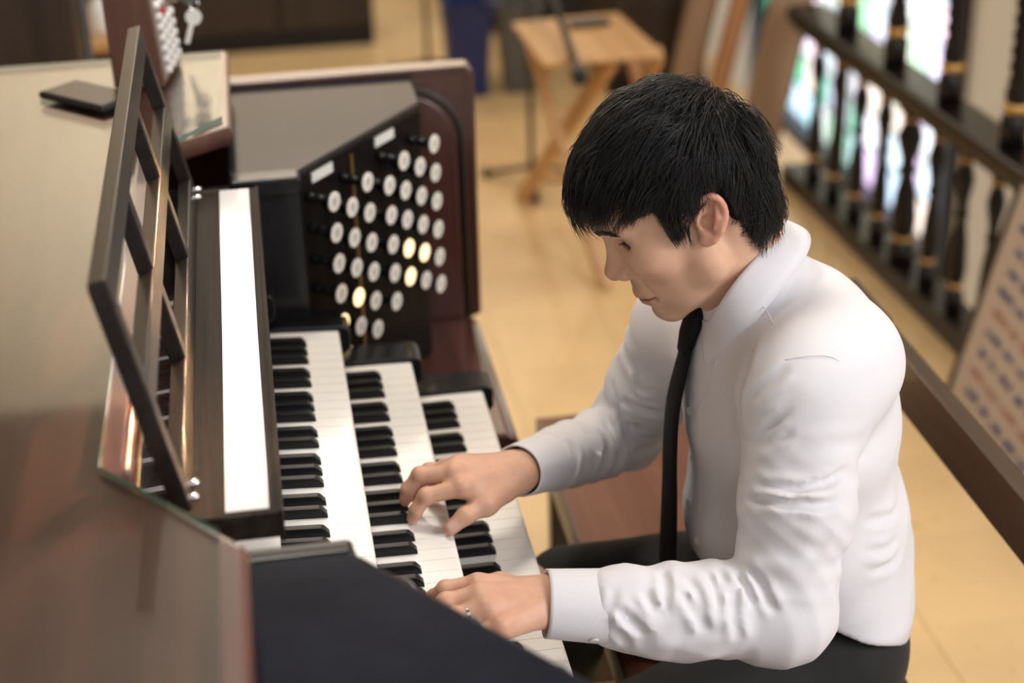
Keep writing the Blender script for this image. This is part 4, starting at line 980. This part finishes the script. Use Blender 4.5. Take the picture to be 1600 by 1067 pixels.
# tie: knot and hanging blade
def tie():
    T = empty('neck_tie', (.34, .42, F0)); T.parent = PS; T.location = (0, 0, 0); ORG[T.name] = ORG[PS.name]
    K = [(.2030, .318, .012, .0080), (.1985, .307, .0195, .0115), (.1930, .285, .0180, .0125), (.1880, .262, .0145, .0100), (.186, .256, .012, .006)]
    V = []; F = []; n = 16
    for x, z, w, d in K:
        for k in range(n):
            t = 2*math.pi*k/n; V.append((x+d*math.cos(t), .4135+w*math.sin(t), z+.3*d*math.cos(t)))
    for i in range(len(K)-1):
        for k in range(n): F.append((i*n+k, i*n+(k+1) % n, (i+1)*n+(k+1) % n, (i+1)*n+k))
    F += [tuple(range(n-1, -1, -1)), tuple(range((len(K)-1)*n, len(K)*n))]
    mk('tie_knot', (V, F), M['tie'], T, smooth=True)
    path = catmull([(.188, .4135, .266), (.1800, .4150, .225), (.1725, .4165, .180), (.1700, .4170, .120), (.1705, .4170, .060), (.1700, .4170, .000), (.1690, .4160, -.045), (.168, .4150, -.085)], 6)
    V = []; F = []; N = len(path)
    for i, p in enumerate(path):
        s = i/(N-1); w = (.018+.017*min(1, s*1.4))*(1.0 if s < .93 else max(.05, (1-s)/.07))
        for u in np.linspace(-1, 1, 7): V.append((p[0]+.004*(1-u*u)*-1, p[1]+w*u+.000, p[2]+.0))
    for i in range(N-1):
        for j in range(6): F.append((i*7+j, i*7+j+1, (i+1)*7+j+1, (i+1)*7+j))
    o = mk('tie_blade', (V, F), M['tie'], T, smooth=True); sd = o.modifiers.new('thick', 'SOLIDIFY'); sd.thickness = .004
tie()
# wedding ring
rp = np.array([-.1150, .1507, .1045]); rd = np.array([-.93, .03, -.10])
mk('finger_ring', lathe([(.0098, -.0021), (.0112, -.0021), (.0112, .0021), (.0098, .0021)], rp, rd, 24), M['chrome'], PS, smooth=False)
# ---- trousers and shoes
def trousers():
    S = SDF((-.16, .08, -.74), (.52, .74, -.02), .0058)
    S.ell((.376, .402, -.130), (.098, .163, .100), .03)
    S.cone((.355, .312, -.145), (.070, .255, -.182), .086, .064, .03, disp=folds((.355, .312, -.145), (.040, .255, -.178), .0016, 11, .09))
    S.cone((.355, .492, -.145), (.070, .560, -.172), .086, .064, .03, disp=folds((.355, .492, -.145), (.035, .560, -.168), .0016, 12, .09))
    S.cone((.070, .255, -.188), (.010, .250, -.680), .060, .052, .02, disp=folds((.040, .255, -.185), (.010, .250, -.680), .002, 13, .12))
    S.cone((.070, .560, -.178), (.010, .575, -.680), .060, .052, .02, disp=folds((.035, .560, -.175), (.010, .575, -.680), .002, 14, .12))
    V, F = S.mesh(); return relax(V, F, 1, .4), F
UV, UF = trousers()
fastmesh('trousers', UV, UF, M['trouser'], PS)
for y in (.250, .575):
    S = SDF((-.24, y-.08, -.755), (.09, y+.08, -.62), .006)
    S.ell((.02, y, -.712), (.045, .038, .038), .02); S.ell((-.10, y, -.722), (.10, .042, .028), .03); S.cone((.005, y, -.70), (.005, y, -.655), .036, .036, .02)
    S.put(lambda X, Y, Z: Z+0.7495+0*X+0*Y, (-.3, 0, -.8), (.2, 1, -.75), .004, cut=True)
    v, f_ = S.mesh(); fastmesh('shoe', v, f_, M['black'], PS)
mk('belt', lathe([(.086, 0), (.088, .002), (.088, .030), (.086, .032)], (.378, .402, -.085), (0, 0, 1), 40), M['black'], PS, smooth=True)
bo = bpy.data.objects[ [o.name for o in PS.children if o.name.startswith('belt')][0] ]
for v in bo.data.vertices:      # stretch the belt to the hips
    wx, wy = v.co.x+ORG[PS.name][0]-.378, v.co.y+ORG[PS.name][1]-.402; v.co.y = .402+wy*1.72-ORG[PS.name][1]; v.co.x = .378+wx*1.02-ORG[PS.name][0]
# ---- hair: scalp cap and combed strands
def hair():
    ctr = np.array([-.003, 0, .058]); rad = np.array([.096, .0785, .089])
    c2 = np.array([-.048, 0, -.002]); r2 = np.array([.043, .060, .066])
    rg = np.random.default_rng(7)
    crown = np.array([-.094, .006, .098]); St = 13; K = 16
    def ok_root(p):
        x, y, z = p.T; ay = np.abs(y)
        front = (x > .060) & (z < .108)
        temple = (x > .034) & (z < .066+1.0*(x-.034)) & (ay > .02)
        ear = (x > -.030) & (x < .034) & (z < .050)
        burn = (x > .022) & (x < .038) & (z > .014) & (z < .066) & (ay > .050)
        return (~(front | temple | ear | (z < -.040))) | burn
    pts = []
    while len(pts) < 800:
        u = rg.normal(size=(4000, 3)); u /= np.linalg.norm(u, axis=1)[:, None]; p = ctr+u*rad; pts += list(p[ok_root(p)])
    gp = np.array(pts[:800])
    # extra sideburn guides
    eb = np.stack([rg.uniform(.020, .036, 44), np.where(rg.random(44) < .5, 1, -1)*.073, rg.uniform(.016, .058, 44)], 1); gp = np.concatenate([gp, eb])
    G = len(gp); N = G*K; gi = np.repeat(np.arange(G), K); gx, gy, gz = gp[gi].T
    burn = (gx > .016) & (gz < .062) & (np.abs(gy) > .05)
    root = gp[gi]+rg.normal(size=(N, 3))*.0055; q = (root-ctr)/rad; root = ctr+q/np.linalg.norm(q, axis=1)[:, None]*rad
    length = rg.uniform(.065, .105, G)[gi]*rg.uniform(.85, 1.1, N)
    front = np.clip((gx-.015)/.05, 0, 1)*np.clip((gz-.085)/.03, 0, 1)
    back = np.clip((-.045-gx)/.03, 0, 1)
    length = np.where(burn, .030*rg.uniform(.7, 1.2, N), length+front*.012); length = np.where((back > .5) & (gz < .02), length*.62, length)
    lift = rg.uniform(.003, .022, G)[gi]+rg.normal(size=N)*.0012
    lift = np.where(burn, .0025, lift*(1-.45*back*(gz < .05)))+front*.013
    wav = rg.normal(size=(G, 3))[gi]; wph = rg.uniform(0, 6.28, G)[gi]; wam = rg.uniform(.0010, .0050, G)[gi]
    swirl = (rg.normal(size=G)*.42)[gi]; sidew = np.clip((np.abs(gy)-.035)/.03, 0, 1)*(gx > -.04)*(~burn)
    P = np.zeros((N, St, 3)); P[:, 0] = root; cur = root.copy(); vel = None
    for s in range(1, St):
        t = s/(St-1); qv = (cur-ctr)/rad; nrm = qv/rad; nrm /= np.linalg.norm(nrm, axis=1)[:, None]
        away = cur-crown; away -= nrm*(np.sum(away*nrm, 1)[:, None]); away /= np.linalg.norm(away, axis=1)[:, None]+1e-6
        away = away+np.cross(nrm, away)*(swirl[:, None]*.8)
        topw = np.clip((cur[:, 2]-.100)/.045, 0, 1)[:, None]; away = away+topw*np.array([.85, .25, 0])
        dn = np.array([0.05, 0, -1.0])
        dirv = away*(1-.3*t)+dn*(.15+.55*t*t)+back[:, None]*dn*.8+burn[:, None]*np.array([.10, 0, -1.6])
        # the sides sweep forward first and then curl back over the temple
        dirv = dirv+sidew[:, None]*(np.array([.55, 0, 0])*max(0, .45-t)*2+np.array([-.75, 0, -.25])*max(0, t-.45)*2.2)
        fr = front[:, None]; dirv = dirv+fr*(np.array([.75, .10, .30])*max(0, .5-t)*2+np.array([-.05, .30, -1.0])*max(0, t-.40)*2.2+np.array([-.9, .5, .1])*max(0, t-.75)*3)
        dirv /= np.linalg.norm(dirv, axis=1)[:, None]
        vel = dirv if vel is None else vel*.55+dirv*.45; vel /= np.linalg.norm(vel, axis=1)[:, None]
        cur = cur+vel*(length/(St-1))[:, None]
        k = np.linalg.norm((cur-ctr)/rad, axis=1); tgt = 1+(lift*math.sin(min(1, t*1.7)*math.pi/2)*(1-.35*t))/.085
        kk = np.where(k < tgt, tgt, np.where((front > .15) | (back > .2), k, np.minimum(k, tgt+.06))); cur = ctr+(cur-ctr)*(kk/k)[:, None]
        k = np.linalg.norm((cur-c2)/r2, axis=1); tg2 = 1.02+lift*.5/.05; cur = np.where((k < tg2)[:, None], c2+(cur-c2)*(tg2/k)[:, None], cur)
        P[:, s] = cur
    guide = P[::K][gi]; tt = np.linspace(0, 1, St)[None, :, None]; cl = rg.uniform(.30, .85, G)[gi][:, None, None]
    P = P*(1-cl*tt**1.3)+guide*cl*tt**1.3
    P += (rg.normal(size=(N, 1, 3))*.0028)*tt**2
    P += wav[:, None, :]*(wam*(~burn))[:, None, None]*np.sin(7.5*tt+wph[:, None, None])*tt
    fly = rg.random(N) < .04; P[fly] += (rg.normal(size=(fly.sum(), 1, 3))*.006)*tt**2
    # comb the ends off the face, the temples and the ears
    nz = (rg.normal(size=G)*.0045)[gi][:, None]*(1+1.6*(front > .3))[:, None]+rg.normal(size=(N, 1))*.0025
    x, y, z = P[..., 0], P[..., 1], P[..., 2]; ay = np.abs(y)
    zmin = np.where(x > .085, .059, np.where(x > .040, .060-.0*x, np.where(x > .018, -.004+.9*np.abs(x-.028), np.where(x > -.036, .047-.35*(x+.01), -.070))))
    zmin = np.where((x > .040) & (x <= .085), .070-.20*(x-.04), zmin)
    bad = (z < zmin+nz) & ((x > -.036) | (z < -.07)); bad[:, 0] = False
    cut = np.where(bad.any(1), bad.argmax(1)-.3, St-1.0)/(St-1); cut = np.clip(cut, .12, 1)
    cut = np.where((front > .3) & (rg.random(N) < .62), cut*rg.uniform(.62, .95, N), cut)
    u = cut[:, None]*np.linspace(0, 1, St)[None]*(St-1); i0 = np.clip(u.astype(int), 0, St-2); fr_ = (u-i0)[..., None]
    r = np.arange(N)[:, None]; P = P[r, i0]*(1-fr_)+P[r, i0+1]*fr_
    w0 = np.where(burn, .00028, .00040)*rg.uniform(.7, 1.3, N)
    wd = w0[:, None]*np.array([1.0]*(St-5)+[.95, .85, .7, .45, .12])[None, :]
    T = np.gradient(P, axis=1); T /= np.linalg.norm(T, axis=2)[..., None]+1e-9
    a = np.cross(T, np.array([.3, .5, .81])); a /= np.linalg.norm(a, axis=2)[..., None]+1e-9; b_ = np.cross(T, a)
    V = np.stack([P+(a*math.cos(t)+b_*math.sin(t))*wd[..., None] for t in (0, 2.094, 4.189)], 2).reshape(-1, 3)
    base = (np.arange(N)*St*3)[:, None, None]; sidx = (np.arange(St-1)*3)[None, :, None]; kk = np.arange(3)[None, None, :]
    i0 = base+sidx+kk; i1 = base+sidx+(kk+1) % 3
    return V, np.stack([i0, i1, i1+3, i0+3], -1).reshape(-1, 4)
hv, hf = hair()
HR = fastmesh('hair', h2w(hv), hf, M['hair'], PS); HR['kind'] = 'stuff'
M['haircap'] = plain('hair_under', (.005, .005, .005), .8, spec=.1)
def cap():
    S = SDF((-.125, -.10, -.075), (.125, .10, .172), .0028)
    S.ell((-.004, 0, .061), (.100, .083, .094), .01)
    S.ell((.030, .004, .098), (.070, .062, .052), .03)
    S.ell((-.048, 0, -.002), (.041, .058, .064), .03)
    # leave the face, temples, ears and nape free
    S.put(lambda X, Y, Z: np.maximum(.063+.30*np.maximum(Z-.095, 0)-X, Z-.112-0*Y), (.03, -.1, -.1), (.13, .1, .115), .012, cut=True)
    S.put(lambda X, Y, Z: np.maximum(np.maximum(-.028-X, Z-(.054+.80*np.maximum(X-.020, 0))), -.0*Y-1), (-.03, -.1, -.1), (.13, .1, .13), .008, cut=True)
    S.put(lambda X, Y, Z: Z+.045-.25*(X+.09)+0*Y, (-.13, -.1, -.1), (.1, .1, -.03), .008, cut=True)
    V, F = S.mesh(); return relax(V, F, 2, .5), F
cv, cf = cap()
fastmesh('hair_cap', h2w(cv), cf, M['haircap'], PS)
def onface(p):
    d = (HV[:, 1]-p[1])**2+(HV[:, 2]-p[2])**2; d[HV[:, 0] < .05] = 9; return HV[np.argsort(d)[:4], 0].mean()
def brows():
    rg = np.random.default_rng(4); vf = []
    for s in (1, -1):
        for k in range(190):
            t = rg.random(); y = .010+.042*t; p = np.array([0, s*y, .0450+.0085*math.sin(t*2.3)+rg.uniform(-.0036, .0036)*(1-.5*t)]); p[0] = onface(p)+.0006
            d = np.array([-.25, s*.8, .35*(1-1.3*t)+rg.uniform(-.2, .2)]); d /= np.linalg.norm(d); L = rg.uniform(.006, .010)
            vf.append(tube([h2w(p), h2w(p+d*L*.5+np.array([.0012, 0, 0])), h2w(p+d*L-np.array([.001, 0, 0]))], [.00036, .00030, .00010], 3))
        for k in range(24):
            t = k/23; p = np.array([0, s*(.0205+.0240*t), .0248+.0020*math.sin(t*3.1)]); p[0] = onface(p)+.0003
            d = np.array([.75, s*.35*(t-.3), -.62+.3*t]); d /= np.linalg.norm(d); L = .0042+.002*t
            vf.append(tube([h2w(p), h2w(p+d*L*.6), h2w(p+d*L+np.array([0, 0, .0010]))], [.00027, .00021, .00006], 3))
    return join(*vf)
mk('eyebrows', brows(), M['hair'], PS, kind='stuff')
for p in ((.2008, .3761, .2693), (.1918, .4050, .1793), (.2003, .4120, .1086), (.1966, .4100, .0465), (.1974, .3727, .0142)):
    mk('shirt_button', lathe([(.0054, -.001), (.0058, .0010), (.0045, .0018)], p, (-.85, -.5, .1), 14), M['shirtbtn'], PS, smooth=False)
def seam(name, pts, r): mk(name, tube(catmull(pts, 6), r, 6), M['shirt'], PS, smooth=True)
seam('placket_edge', [(.2076, .3489, .2762), (.2037, .3515, .2513), (.2016, .3583, .2279), (.1961, .3749, .1976), (.1938, .3941, .1420)], .0013)
seam('yoke_seam', [(.2499, .3354, .3533), (.2523, .2871, .3453), (.2453, .2179, .3352)], .0006)
seam('armhole_seam', [(.2453, .2179, .3352), (.2667, .2107, .3410), (.2923, .2065, .3388), (.3122, .2001, .3245)], .0006)
mk('cuff_button', lathe([(.0052, 0), (.0056, .0015), (.0045, .0022)], (.018, .1385, .0600), (0, -.8, -.6), 14), M['shirtbtn'], PS)
# ------------------------------------------------------------------ lift everything so that the floor lies at z = 0
for o in list(sc.objects):
    if o.parent is None and o.type in {'MESH', 'EMPTY', 'CURVES', 'CURVE'}: o.location.z += ZO
